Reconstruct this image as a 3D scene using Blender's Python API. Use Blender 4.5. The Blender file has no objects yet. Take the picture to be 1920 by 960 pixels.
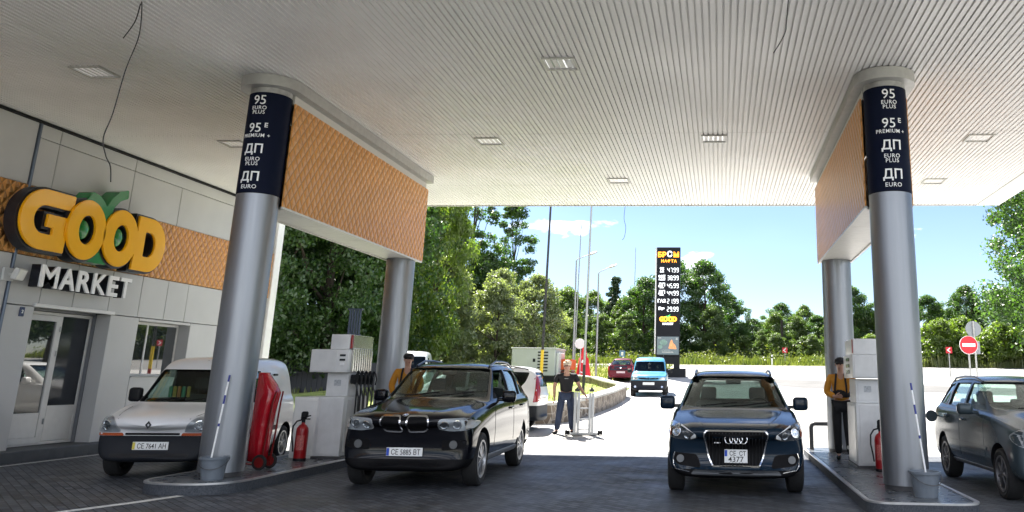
import bpy, bmesh, math, random
import numpy as np
from mathutils import Vector, Matrix, Euler
from mathutils.bvhtree import BVHTree
from mathutils.geometry import tessellate_polygon

random.seed(7)
PI = math.pi
scene = bpy.context.scene
COL = scene.collection

# ---------------------------------------------------------------- camera
H_EYE = 1.52
F_PX, PX, PY = 1574.4, 1250.9, 300.0          # the photograph is a crop: principal point off centre
YAW, PITCH, ROLL = -0.06441, 0.25464, 0.0115
cy_, sy_ = math.cos(YAW), math.sin(YAW)
cp_, sp_ = math.cos(PITCH), math.sin(PITCH)
fwd = Vector((sy_ * cp_, cy_ * cp_, sp_))
rgt = Vector((cy_, -sy_, 0))
up = rgt.cross(fwd)
r2 = rgt * math.cos(ROLL) + up * math.sin(ROLL)
u2 = up * math.cos(ROLL) - rgt * math.sin(ROLL)
cam_d = bpy.data.cameras.new('camera')
cam = bpy.data.objects.new('camera', cam_d)
COL.objects.link(cam)
cam.matrix_world = Matrix(((r2.x, u2.x, -fwd.x, 0), (r2.y, u2.y, -fwd.y, 0), (r2.z, u2.z, -fwd.z, H_EYE), (0, 0, 0, 1)))
cam_d.sensor_fit = 'HORIZONTAL'
cam_d.sensor_width = 36.0
cam_d.lens = F_PX / 1920 * 36
cam_d.shift_x = -(PX - 960) / 1920
cam_d.shift_y = (PY - 480) / 1920
cam_d.clip_start = 0.05
cam_d.clip_end = 3000
scene.camera = cam

# ---------------------------------------------------------------- world, sun, exposure
SUN = Vector((-2.2, 4.05, 5.9)).normalized()
EL = math.asin(SUN.z)
world = bpy.data.worlds.new('World')
scene.world = world
world.use_nodes = True
wn, wl = world.node_tree.nodes, world.node_tree.links
wn.clear()
wo = wn.new('ShaderNodeOutputWorld')
bg = wn.new('ShaderNodeBackground')
sky = wn.new('ShaderNodeTexSky')
sky.sky_type = 'NISHITA'
sky.sun_disc = False
sky.sun_elevation = EL
sky.sun_rotation = math.atan2(SUN.x, SUN.y)
sky.altitude = 200
sky.air_density = 1.0
sky.dust_density = 0.1
sky.ozone_density = 2.0
bg.inputs['Strength'].default_value = 0.05
tc = wn.new('ShaderNodeTexCoord')
mp = wn.new('ShaderNodeMapping')
mp.inputs['Scale'].default_value = (1, 1, 2.4)
nz = wn.new('ShaderNodeTexNoise')
nz.inputs['Scale'].default_value = 7.5
nz.inputs['Detail'].default_value = 7
nz.inputs['Roughness'].default_value = 0.52
cr = wn.new('ShaderNodeValToRGB')
cr.color_ramp.elements[0].position = 0.645
cr.color_ramp.elements[1].position = 0.74
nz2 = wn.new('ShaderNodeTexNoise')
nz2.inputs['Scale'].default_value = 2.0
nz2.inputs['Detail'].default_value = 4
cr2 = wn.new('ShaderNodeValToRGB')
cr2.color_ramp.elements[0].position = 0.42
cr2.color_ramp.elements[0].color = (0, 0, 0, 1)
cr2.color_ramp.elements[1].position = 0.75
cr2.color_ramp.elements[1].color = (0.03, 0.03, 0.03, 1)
mx = wn.new('ShaderNodeMath'); mx.operation = 'MAXIMUM'
mixc = wn.new('ShaderNodeMix'); mixc.data_type = 'RGBA'
mixc.inputs[7].default_value = (17.0, 17.0, 17.2, 1)
wl.new(tc.outputs['Generated'], mp.inputs['Vector'])
wl.new(mp.outputs[0], nz.inputs['Vector'])
wl.new(mp.outputs[0], nz2.inputs['Vector'])
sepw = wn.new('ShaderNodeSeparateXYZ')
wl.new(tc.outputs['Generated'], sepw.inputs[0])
bias = wn.new('ShaderNodeMapRange')        # unseen bright cloud bank added behind the camera as front fill light
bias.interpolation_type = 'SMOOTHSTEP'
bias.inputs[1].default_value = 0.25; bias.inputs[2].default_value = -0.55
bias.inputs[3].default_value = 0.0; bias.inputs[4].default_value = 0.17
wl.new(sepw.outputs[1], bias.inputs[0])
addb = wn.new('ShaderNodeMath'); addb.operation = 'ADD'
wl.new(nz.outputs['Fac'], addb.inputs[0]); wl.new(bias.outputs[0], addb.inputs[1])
wl.new(addb.outputs[0], cr.inputs[0])
wl.new(nz2.outputs['Fac'], cr2.inputs[0])
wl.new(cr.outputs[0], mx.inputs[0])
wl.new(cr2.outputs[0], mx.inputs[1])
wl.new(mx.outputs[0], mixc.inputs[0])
tint = wn.new('ShaderNodeMix'); tint.data_type = 'RGBA'; tint.blend_type = 'MULTIPLY'; tint.inputs[0].default_value = 1
tint.inputs[7].default_value = (0.66, 0.68, 0.78, 1)
wl.new(sky.outputs[0], tint.inputs[6])
wl.new(tint.outputs[2], mixc.inputs[6])
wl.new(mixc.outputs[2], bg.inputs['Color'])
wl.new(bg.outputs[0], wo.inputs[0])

sun_d = bpy.data.lights.new('sun', 'SUN')
sun_d.energy = 5.0
sun_d.angle = math.radians(0.53)
sun_d.color = (1.0, 0.955, 0.88)
sun = bpy.data.objects.new('sun', sun_d)
COL.objects.link(sun)
sun.rotation_euler = SUN.to_track_quat('Z', 'Y').to_euler()
sun.location = SUN * 60

scene.view_settings.view_transform = 'Standard'
scene.view_settings.look = 'None'
scene.view_settings.gamma = 1
scene.view_settings.use_curve_mapping = False
scene.view_settings.exposure = 2.25
scene.render.engine = 'CYCLES'
scene.cycles.max_bounces = 10
scene.cycles.diffuse_bounces = 5
scene.cycles.glossy_bounces = 4
scene.cycles.transmission_bounces = 6
scene.cycles.transparent_max_bounces = 8
scene.cycles.use_denoising = True
scene.cycles.caustics_reflective = False
scene.cycles.caustics_refractive = False
scene.cycles.sample_clamp_indirect = 6

# ---------------------------------------------------------------- materials
MATS = {}
def mat(name, col, rough=0.6, metal=0.0, noise=0.0, nscale=8.0, bump=0.0, bscale=40.0, coat=0.0, spec=0.5,
        stretch=(1, 1, 1), rnoise=0.0, emit=None, estr=1.0, alpha=None):
    if name in MATS:
        return MATS[name]
    m = bpy.data.materials.new(name)
    m.use_nodes = True
    n, l = m.node_tree.nodes, m.node_tree.links
    b = n['Principled BSDF']
    b.inputs['Base Color'].default_value = (*col, 1)
    b.inputs['Roughness'].default_value = rough
    b.inputs['Metallic'].default_value = metal
    b.inputs['Coat Weight'].default_value = coat
    b.inputs['Coat Roughness'].default_value = 0.03
    b.inputs['Specular IOR Level'].default_value = spec
    t = n.new('ShaderNodeTexCoord')
    mpn = n.new('ShaderNodeMapping')
    mpn.inputs['Scale'].default_value = stretch
    l.new(t.outputs['Object'], mpn.inputs[0])
    if noise > 0 or rnoise > 0:
        q = n.new('ShaderNodeTexNoise')
        q.inputs['Scale'].default_value = nscale
        q.inputs['Detail'].default_value = 5
        l.new(mpn.outputs[0], q.inputs['Vector'])
        if noise > 0:
            r = n.new('ShaderNodeMapRange')
            r.inputs[1].default_value = 0.3; r.inputs[2].default_value = 0.7
            r.inputs[3].default_value = 1 - noise; r.inputs[4].default_value = 1 + noise
            l.new(q.outputs['Fac'], r.inputs[0])
            v = n.new('ShaderNodeVectorMath'); v.operation = 'SCALE'
            v.inputs[0].default_value = col
            l.new(r.outputs[0], v.inputs['Scale'])
            l.new(v.outputs[0], b.inputs['Base Color'])
        if rnoise > 0:
            r = n.new('ShaderNodeMapRange')
            r.inputs[1].default_value = 0.3; r.inputs[2].default_value = 0.7
            r.inputs[3].default_value = max(rough - rnoise, 0.02); r.inputs[4].default_value = rough + rnoise
            l.new(q.outputs['Fac'], r.inputs[0])
            l.new(r.outputs[0], b.inputs['Roughness'])
    if bump > 0:
        q = n.new('ShaderNodeTexNoise')
        q.inputs['Scale'].default_value = bscale
        q.inputs['Detail'].default_value = 6
        l.new(mpn.outputs[0], q.inputs['Vector'])
        bu = n.new('ShaderNodeBump')
        bu.inputs['Strength'].default_value = bump
        bu.inputs['Distance'].default_value = 0.02
        l.new(q.outputs['Fac'], bu.inputs['Height'])
        l.new(bu.outputs[0], b.inputs['Normal'])
    if emit:
        b.inputs['Emission Color'].default_value = (*emit, 1)
        b.inputs['Emission Strength'].default_value = estr
    MATS[name] = m
    return m

def glass_mat(name, tint, rough=0.0, trans=0.75):
    """thin window glass: tinted transparency mixed with a fresnel mirror"""
    if name in MATS:
        return MATS[name]
    m = bpy.data.materials.new(name); m.use_nodes = True
    n, l = m.node_tree.nodes, m.node_tree.links
    n.clear()
    o = n.new('ShaderNodeOutputMaterial')
    tr = n.new('ShaderNodeBsdfTransparent'); tr.inputs[0].default_value = (*[c * trans for c in tint], 1)
    gl = n.new('ShaderNodeBsdfGlossy'); gl.inputs['Roughness'].default_value = rough
    gl.inputs[0].default_value = (0.95, 0.97, 1, 1)
    fr = n.new('ShaderNodeFresnel')
    ge = n.new('ShaderNodeNewGeometry')
    ior = n.new('ShaderNodeMapRange')          # a thin pane: the back face must not mirror totally
    ior.inputs[3].default_value = 1.3; ior.inputs[4].default_value = 1 / 1.3
    l.new(ge.outputs['Backfacing'], ior.inputs[0]); l.new(ior.outputs[0], fr.inputs[0])
    mi = n.new('ShaderNodeMixShader')
    l.new(fr.outputs[0], mi.inputs[0]); l.new(tr.outputs[0], mi.inputs[1]); l.new(gl.outputs[0], mi.inputs[2])
    l.new(mi.outputs[0], o.inputs[0])
    MATS[name] = m
    return m

def quilt_mat(name, col, axis):
    """quilted diamond cladding: pyramids by bump, base colour darker along the grooves"""
    m = bpy.data.materials.new(name); m.use_nodes = True
    n, l = m.node_tree.nodes, m.node_tree.links
    b = n['Principled BSDF']
    b.inputs['Roughness'].default_value = 0.32
    t = n.new('ShaderNodeTexCoord')
    s = n.new('ShaderNodeSeparateXYZ')
    l.new(t.outputs['Object'], s.inputs[0])
    P = 0.095
    hs = []
    for sg in (1, -1):
        a = n.new('ShaderNodeMath'); a.operation = 'MULTIPLY_ADD'
        a.inputs[1].default_value = sg * 0.8
        l.new(s.outputs[2], a.inputs[0]); l.new(s.outputs[axis], a.inputs[2])
        p = n.new('ShaderNodeMath'); p.operation = 'PINGPONG'; p.inputs[1].default_value = P
        l.new(a.outputs[0], p.inputs[0])
        hs.append(p)
    mn = n.new('ShaderNodeMath'); mn.operation = 'MINIMUM'
    l.new(hs[0].outputs[0], mn.inputs[0]); l.new(hs[1].outputs[0], mn.inputs[1])
    bu = n.new('ShaderNodeBump'); bu.inputs['Strength'].default_value = 1.0; bu.inputs['Distance'].default_value = 0.55
    l.new(mn.outputs[0], bu.inputs['Height']); l.new(bu.outputs[0], b.inputs['Normal'])
    r = n.new('ShaderNodeMapRange')
    r.inputs[1].default_value = 0.0; r.inputs[2].default_value = P * 0.22
    r.inputs[3].default_value = 0.55; r.inputs[4].default_value = 1.0
    l.new(mn.outputs[0], r.inputs[0])
    q = n.new('ShaderNodeTexNoise'); q.inputs['Scale'].default_value = 1.3
    l.new(t.outputs['Object'], q.inputs['Vector'])
    r2_ = n.new('ShaderNodeMapRange'); r2_.inputs[3].default_value = 0.85; r2_.inputs[4].default_value = 1.12
    l.new(q.outputs['Fac'], r2_.inputs[0])
    mm = n.new('ShaderNodeMath'); mm.operation = 'MULTIPLY'
    l.new(r.outputs[0], mm.inputs[0]); l.new(r2_.outputs[0], mm.inputs[1])
    v = n.new('ShaderNodeVectorMath'); v.operation = 'SCALE'; v.inputs[0].default_value = col
    l.new(mm.outputs[0], v.inputs['Scale']); l.new(v.outputs[0], b.inputs['Base Color'])
    return m

def paving_mat():
    m = bpy.data.materials.new('block_paving'); m.use_nodes = True
    n, l = m.node_tree.nodes, m.node_tree.links
    b = n['Principled BSDF']
    t = n.new('ShaderNodeTexCoord')
    mpn = n.new('ShaderNodeMapping'); mpn.inputs['Rotation'].default_value = (0, 0, math.radians(45))
    l.new(t.outputs['Object'], mpn.inputs[0])
    br = n.new('ShaderNodeTexBrick')
    br.offset = 0.5
    br.inputs['Color1'].default_value = (0.092, 0.102, 0.118, 1)
    br.inputs['Color2'].default_value = (0.034, 0.039, 0.049, 1)
    br.inputs['Mortar'].default_value = (0.010, 0.012, 0.015, 1)
    br.inputs['Scale'].default_value = 1.0
    br.inputs['Mortar Size'].default_value = 0.008
    br.inputs['Mortar Smooth'].default_value = 0.3
    br.inputs['Brick Width'].default_value = 0.2
    br.inputs['Row Height'].default_value = 0.1
    l.new(mpn.outputs[0], br.inputs['Vector'])
    q = n.new('ShaderNodeTexNoise'); q.inputs['Scale'].default_value = 0.9; q.inputs['Detail'].default_value = 7
    l.new(t.outputs['Object'], q.inputs['Vector'])
    r = n.new('ShaderNodeMapRange'); r.inputs[1].default_value = 0.3; r.inputs[2].default_value = 0.7
    r.inputs[3].default_value = 0.62; r.inputs[4].default_value = 1.3
    l.new(q.outputs['Fac'], r.inputs[0])
    v = n.new('ShaderNodeVectorMath'); v.operation = 'SCALE'
    l.new(br.outputs[0], v.inputs[0]); l.new(r.outputs[0], v.inputs['Scale'])
    q4 = n.new('ShaderNodeTexNoise'); q4.inputs['Scale'].default_value = 2.3; q4.inputs['Detail'].default_value = 4; q4.inputs['Distortion'].default_value = 0.6
    l.new(t.outputs['Object'], q4.inputs['Vector'])
    r4 = n.new('ShaderNodeMapRange'); r4.inputs[1].default_value = 0.60; r4.inputs[2].default_value = 0.72; r4.inputs[3].default_value = 1.0; r4.inputs[4].default_value = 0.45
    l.new(q4.outputs['Fac'], r4.inputs[0])
    v2 = n.new('ShaderNodeVectorMath'); v2.operation = 'SCALE'
    l.new(v.outputs[0], v2.inputs[0]); l.new(r4.outputs[0], v2.inputs['Scale'])
    l.new(v2.outputs[0], b.inputs['Base Color'])
    r3 = n.new('ShaderNodeMapRange'); r3.inputs[1].default_value = 0.3; r3.inputs[2].default_value = 0.7
    r3.inputs[3].default_value = 0.42; r3.inputs[4].default_value = 0.78
    l.new(q.outputs['Fac'], r3.inputs[0]); l.new(r3.outputs[0], b.inputs['Roughness'])
    bu = n.new('ShaderNodeBump'); bu.inputs['Strength'].default_value = 0.6; bu.inputs['Distance'].default_value = 0.01
    iv = n.new('ShaderNodeMath'); iv.operation = 'SUBTRACT'; iv.inputs[0].default_value = 1
    l.new(br.outputs['Fac'], iv.inputs[1]); l.new(iv.outputs[0], bu.inputs['Height']); l.new(bu.outputs[0], b.inputs['Normal'])
    return m

def stone_mat():
    m = bpy.data.materials.new('rubble_stone'); m.use_nodes = True
    n, l = m.node_tree.nodes, m.node_tree.links
    b = n['Principled BSDF']; b.inputs['Roughness'].default_value = 0.9
    t = n.new('ShaderNodeTexCoord')
    vo = n.new('ShaderNodeTexVoronoi'); vo.inputs['Scale'].default_value = 4.5
    ve = n.new('ShaderNodeTexVoronoi'); ve.feature = 'DISTANCE_TO_EDGE'; ve.inputs['Scale'].default_value = 4.5
    l.new(t.outputs['Object'], vo.inputs['Vector']); l.new(t.outputs['Object'], ve.inputs['Vector'])
    cr_ = n.new('ShaderNodeValToRGB')
    cr_.color_ramp.elements[0].color = (0.11, 0.085, 0.065, 1)
    cr_.color_ramp.elements[1].color = (0.30, 0.25, 0.20, 1)
    sp = n.new('ShaderNodeSeparateColor')
    l.new(vo.outputs['Color'], sp.inputs[0]); l.new(sp.outputs[0], cr_.inputs[0])
    st = n.new('ShaderNodeMath'); st.operation = 'GREATER_THAN'; st.inputs[1].default_value = 0.035
    l.new(ve.outputs[0], st.inputs[0])
    mi = n.new('ShaderNodeMix'); mi.data_type = 'RGBA'
    mi.inputs[6].default_value = (0.36, 0.33, 0.29, 1)
    l.new(st.outputs[0], mi.inputs[0]); l.new(cr_.outputs[0], mi.inputs[7]); l.new(mi.outputs[2], b.inputs['Base Color'])
    bu = n.new('ShaderNodeBump'); bu.inputs['Distance'].default_value = 0.05
    l.new(ve.outputs[0], bu.inputs['Height']); l.new(bu.outputs[0], b.inputs['Normal'])
    return m

def leaf_mat(name, c1, c2, trans=0.5):
    m = bpy.data.materials.new(name); m.use_nodes = True
    n, l = m.node_tree.nodes, m.node_tree.links
    n.clear()
    o = n.new('ShaderNodeOutputMaterial')
    g = n.new('ShaderNodeNewGeometry')
    t = n.new('ShaderNodeTexCoord')
    q = n.new('ShaderNodeTexNoise'); q.inputs['Scale'].default_value = 0.55; q.inputs['Detail'].default_value = 2
    l.new(t.outputs['Object'], q.inputs['Vector'])
    a = n.new('ShaderNodeMath'); a.operation = 'MULTIPLY_ADD'; a.inputs[1].default_value = 0.55
    l.new(g.outputs['Random Per Island'], a.inputs[0])
    r = n.new('ShaderNodeMapRange'); r.inputs[1].default_value = 0.3; r.inputs[2].default_value = 0.7
    r.inputs[3].default_value = 0; r.inputs[4].default_value = 0.5
    l.new(q.outputs['Fac'], r.inputs[0]); l.new(r.outputs[0], a.inputs[2])
    mi = n.new('ShaderNodeMix'); mi.data_type = 'RGBA'
    mi.inputs[6].default_value = (*c1, 1); mi.inputs[7].default_value = (*c2, 1)
    l.new(a.outputs[0], mi.inputs[0])
    d = n.new('ShaderNodeBsdfDiffuse'); tl = n.new('ShaderNodeBsdfTranslucent')
    gl = n.new('ShaderNodeBsdfGlossy'); gl.inputs['Roughness'].default_value = 0.45
    v = n.new('ShaderNodeMix'); v.data_type = 'RGBA'; v.blend_type = 'MULTIPLY'; v.inputs[0].default_value = 1
    v.inputs[7].default_value = (1.5, 1.6, 0.55, 1)
    l.new(mi.outputs[2], d.inputs[0]); l.new(mi.outputs[2], v.inputs[6]); l.new(v.outputs[2], tl.inputs[0])
    ms = n.new('ShaderNodeMixShader'); ms.inputs[0].default_value = trans
    l.new(d.outputs[0], ms.inputs[1]); l.new(tl.outputs[0], ms.inputs[2])
    m2 = n.new('ShaderNodeMixShader'); m2.inputs[0].default_value = 0.06
    l.new(ms.outputs[0], m2.inputs[1]); l.new(gl.outputs[0], m2.inputs[2])
    l.new(m2.outputs[0], o.inputs[0])
    return m

def ground_mat(name, c1, c2, scale, rough=0.9, bump=0.3, bscale=60, c3=None):
    m = bpy.data.materials.new(name); m.use_nodes = True
    n, l = m.node_tree.nodes, m.node_tree.links
    b = n['Principled BSDF']; b.inputs['Roughness'].default_value = rough
    t = n.new('ShaderNodeTexCoord')
    q = n.new('ShaderNodeTexNoise'); q.inputs['Scale'].default_value = scale; q.inputs['Detail'].default_value = 8
    q.inputs['Roughness'].default_value = 0.62
    l.new(t.outputs['Object'], q.inputs['Vector'])
    c = n.new('ShaderNodeValToRGB')
    c.color_ramp.elements[0].position = 0.33; c.color_ramp.elements[0].color = (*c1, 1)
    c.color_ramp.elements[1].position = 0.66; c.color_ramp.elements[1].color = (*c2, 1)
    l.new(q.outputs['Fac'], c.inputs[0])
    out = c.outputs[0]
    if c3:
        q2 = n.new('ShaderNodeTexNoise'); q2.inputs['Scale'].default_value = scale * 0.17; q2.inputs['Detail'].default_value = 5
        l.new(t.outputs['Object'], q2.inputs['Vector'])
        c2_ = n.new('ShaderNodeValToRGB'); c2_.color_ramp.elements[0].position = 0.5; c2_.color_ramp.elements[1].position = 0.62
        l.new(q2.outputs['Fac'], c2_.inputs[0])
        mi = n.new('ShaderNodeMix'); mi.data_type = 'RGBA'; mi.inputs[7].default_value = (*c3, 1)
        l.new(c2_.outputs[0], mi.inputs[0]); l.new(out, mi.inputs[6]); out = mi.outputs[2]
    l.new(out, b.inputs['Base Color'])
    q3 = n.new('ShaderNodeTexNoise'); q3.inputs['Scale'].default_value = bscale; q3.inputs['Detail'].default_value = 6
    l.new(t.outputs['Object'], q3.inputs['Vector'])
    bu = n.new('ShaderNodeBump'); bu.inputs['Strength'].default_value = bump; bu.inputs['Distance'].default_value = 0.02
    l.new(q3.outputs['Fac'], bu.inputs['Height']); l.new(bu.outputs[0], b.inputs['Normal'])
    return m

# ---------------------------------------------------------------- helpers
def tag(o, label=None, cat=None, group=None, kind=None):
    if label: o['label'] = label
    if cat: o['category'] = cat
    if group: o['group'] = group
    if kind: o['kind'] = kind
    return o

def empty(name, loc=(0, 0, 0), rz=0.0, label=None, cat=None, group=None):
    o = bpy.data.objects.new(name, None)
    COL.objects.link(o)
    o.location = loc
    o.rotation_euler = (0, 0, rz)
    o.empty_display_size = 0.2
    return tag(o, label, cat, group)

def copy_tree(o, parent=None):
    c = o.copy(); COL.objects.link(c)
    if parent is not None:
        c.parent = parent
    for ch in list(o.children):
        copy_tree(ch, c)
    return c

def obj_from_mesh(name, me, parent=None, mats=()):
    for m in mats:
        me.materials.append(m)
    o = bpy.data.objects.new(name, me)
    COL.objects.link(o)
    if parent is not None:
        o.parent = parent
    return o

class G:
    """collects shapes, then becomes ONE mesh object"""
    def __init__(s):
        s.bm = bmesh.new()
    def _merge(s, b, mi=0, M=None):
        if M is not None:
            b.transform(M)
        for f in b.faces:
            f.material_index = mi
        me = bpy.data.meshes.new('tmp')
        b.to_mesh(me); b.free()
        s.bm.from_mesh(me)
        bpy.data.meshes.remove(me)
    def box(s, c, size, rot=(0, 0, 0), mi=0, bev=0.0, seg=1):
        b = bmesh.new()
        bmesh.ops.create_cube(b, size=1)
        bmesh.ops.scale(b, vec=size, verts=b.verts)
        if bev > 0:
            bmesh.ops.bevel(b, geom=b.edges[:], offset=min(bev, min(size) * 0.45), segments=seg, affect='EDGES', profile=0.5)
        s._merge(b, mi, Matrix.Translation(c) @ Euler(rot).to_matrix().to_4x4())
        return s
    def mm(s, a, b_, **k):
        c = [(x + y) / 2 for x, y in zip(a, b_)]
        return s.box(c, [abs(y - x) for x, y in zip(a, b_)], **k)
    def cyl(s, p0, p1, r0, r1=None, n=16, mi=0, caps=True):
        r1 = r0 if r1 is None else r1
        p0, p1 = Vector(p0), Vector(p1)
        d = p1 - p0
        b = bmesh.new()
        bmesh.ops.create_cone(b, cap_ends=caps, segments=n, radius1=r0, radius2=r1, depth=d.length)
        M = Matrix.Translation((p0 + p1) / 2) @ d.to_track_quat('Z', 'Y').to_matrix().to_4x4()
        s._merge(b, mi, M)
        return s
    def sphere(s, c, r, sc=(1, 1, 1), n=12, mi=0, rot=(0, 0, 0)):
        b = bmesh.new()
        bmesh.ops.create_uvsphere(b, u_segments=n, v_segments=max(6, n * 2 // 3), radius=r)
        s._merge(b, mi, Matrix.Translation(c) @ Euler(rot).to_matrix().to_4x4() @ Matrix.Diagonal((*sc, 1)))
        return s
    def tube(s, pts, r, n=8, mi=0, caps=True):
        pts = [Vector(p) for p in pts]
        rs = r if isinstance(r, (list, tuple)) else [r] * len(pts)
        bm = s.bm
        rings = []
        ref = None
        for i, p in enumerate(pts):
            if i == 0: t = pts[1] - p
            elif i == len(pts) - 1: t = p - pts[-2]
            else: t = (pts[i + 1] - p).normalized() + (p - pts[i - 1]).normalized()
            t.normalize()
            if ref is None:
                ref = Vector((0, 0, 1)) if abs(t.z) < 0.9 else Vector((1, 0, 0))
            u = t.cross(ref).normalized(); v = t.cross(u).normalized()
            ref = u.cross(t)
            rings.append([bm.verts.new(p + (u * math.cos(a) + v * math.sin(a)) * rs[i]) for a in [2 * PI * k / n for k in range(n)]])
        for a, b in zip(rings, rings[1:]):
            for k in range(n):
                f = bm.faces.new((a[k], a[(k + 1) % n], b[(k + 1) % n], b[k])); f.material_index = mi
        if caps:
            for rg in (rings[0][::-1], rings[-1]):
                f = bm.faces.new(rg); f.material_index = mi
        return s
    def lathe(s, prof, n=24, mi=0, M=None, close=False):
        b = bmesh.new()
        rings = []
        for r, z in prof:
            rings.append([b.verts.new((r * math.cos(2 * PI * k / n), r * math.sin(2 * PI * k / n), z)) for k in range(n)])
        pairs = list(zip(rings, rings[1:])) + ([(rings[-1], rings[0])] if close else [])
        for a, c in pairs:
            for k in range(n):
                b.faces.new((a[k], a[(k + 1) % n], c[(k + 1) % n], c[k]))
        if not close:
            if prof[0][0] > 1e-5: b.faces.new(rings[0][::-1])
            if prof[-1][0] > 1e-5: b.faces.new(rings[-1])
        bmesh.ops.remove_doubles(b, verts=b.verts, dist=1e-5)
        s._merge(b, mi, M)
        return s
    def prism(s, poly, plane, d0, d1, mi=0, bev=0.0, M=None, holes=()):
        """2-D polygon (with optional holes) pushed from d0 to d1 along the third axis"""
        def P(u, v, d):
            return {'xy': (u, v, d), 'xz': (u, d, v), 'yz': (d, u, v)}[plane]
        b = bmesh.new()
        loops = [list(poly)] + [list(h) for h in holes]
        vs0, vs1 = [], []
        for lp in loops:
            vs0.append([b.verts.new(P(u, v, d0)) for u, v in lp])
            vs1.append([b.verts.new(P(u, v, d1)) for u, v in lp])
        flat0 = [v for lp in vs0 for v in lp]; flat1 = [v for lp in vs1 for v in lp]
        if holes:
            tris = tessellate_polygon([[Vector((u, v, 0)) for u, v in lp] for lp in loops])
            for t in tris:
                b.faces.new([flat0[i] for i in t]); b.faces.new([flat1[i] for i in t][::-1])
        else:
            b.faces.new(flat0); b.faces.new(flat1[::-1])
        for a, c in zip(vs0, vs1):
            k = len(a)
            for i in range(k):
                b.faces.new((a[i], a[(i + 1) % k], c[(i + 1) % k], c[i]))
        bmesh.ops.recalc_face_normals(b, faces=b.faces)
        if bev > 0:
            es = [e for e in b.edges if len(e.link_faces) == 2 and e.calc_face_angle(0) > 0.9]
            bmesh.ops.bevel(b, geom=es, offset=bev, segments=2, affect='EDGES')
        s._merge(b, mi, M)
        return s
    def quad(s, pts, mi=0):
        f = s.bm.faces.new([s.bm.verts.new(p) for p in pts]); f.material_index = mi
        return s
    def build(s, name, mats, parent=None, smooth=35, label=None, cat=None, group=None, kind=None):
        if not isinstance(mats, (list, tuple)): mats = [mats]
        me = bpy.data.meshes.new(name)
        s.bm.to_mesh(me); s.bm.free()
        o = obj_from_mesh(name, me, parent, mats)
        if smooth:
            for p in me.polygons: p.use_smooth = True
            me.set_sharp_from_angle(angle=math.radians(smooth))
        return tag(o, label, cat, group, kind)

def rpoly(pts, r, n=5):
    """round the corners of a polygon"""
    out = []
    k = len(pts)
    rs = r if isinstance(r, (list, tuple)) else [r] * k
    for i in range(k):
        p = Vector(pts[i]).to_2d(); a = Vector(pts[i - 1]).to_2d(); b = Vector(pts[(i + 1) % k]).to_2d()
        da, db = (a - p), (b - p)
        t = min(rs[i], da.length * 0.48, db.length * 0.48)
        if t < 1e-4:
            out.append(tuple(p)); continue
        p0 = p + da.normalized() * t; p1 = p + db.normalized() * t
        for j in range(n + 1):
            u = j / n
            q = p0 * (1 - u) ** 2 + p * 2 * u * (1 - u) + p1 * u * u
            out.append((q.x, q.y))
    return out

def grow(poly, d):
    """offset a counter-clockwise polygon outwards by d"""
    k = len(poly); out = []
    area = sum(poly[i][0] * poly[(i + 1) % k][1] - poly[(i + 1) % k][0] * poly[i][1] for i in range(k))
    sg = 1 if area > 0 else -1
    for i in range(k):
        p = Vector(poly[i]); a = Vector(poly[i - 1]); b = Vector(poly[(i + 1) % k])
        n1 = (p - a); n1 = Vector((n1.y, -n1.x)).normalized()
        n2 = (b - p); n2 = Vector((n2.y, -n2.x)).normalized()
        n = (n1 + n2)
        if n.length < 1e-6: n = n1
        n.normalize()
        c = max(n.dot(n1), 0.35)
        q = p + n * (sg * d / c)
        out.append((q.x, q.y))
    return out

def stroke(path, w):
    """polygon around an open 2-D path, square ends"""
    L, R = [], []
    for i, p in enumerate(path):
        p = Vector(p)
        if i == 0: t = Vector(path[1]) - p
        elif i == len(path) - 1: t = p - Vector(path[-2])
        else:
            t1 = (Vector(path[i + 1]) - p).normalized(); t0 = (p - Vector(path[i - 1])).normalized()
            t = t0 + t1
        t.normalize()
        nn = Vector((-t.y, t.x))
        c = 1.0
        if 0 < i < len(path) - 1: c = max(nn.dot(Vector((-t0.y, t0.x))), 0.5)
        L.append(tuple(p + nn * w / 2 / c)); R.append(tuple(p - nn * w / 2 / c))
    return L + R[::-1]

def arc(cx, cz, rx, rz, a0, a1, n):
    return [(cx + rx * math.cos(math.radians(a0 + (a1 - a0) * i / n)), cz + rz * math.sin(math.radians(a0 + (a1 - a0) * i / n))) for i in range(n + 1)]

def text_mesh(s, size, ext=0.003, bold=0.0, align='CENTER', space=1.0, shear=0.0):
    cu = bpy.data.curves.new('t', 'FONT')
    cu.body = s; cu.size = size; cu.extrude = ext; cu.offset = bold
    cu.align_x = align; cu.align_y = 'CENTER'; cu.space_character = space; cu.shear = shear
    cu.resolution_u = 3
    o = bpy.data.objects.new('t', cu); COL.objects.link(o)
    dg = bpy.context.evaluated_depsgraph_get()
    me = bpy.data.meshes.new_from_object(o.evaluated_get(dg))
    bpy.data.objects.remove(o); bpy.data.curves.remove(cu)
    return me

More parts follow.
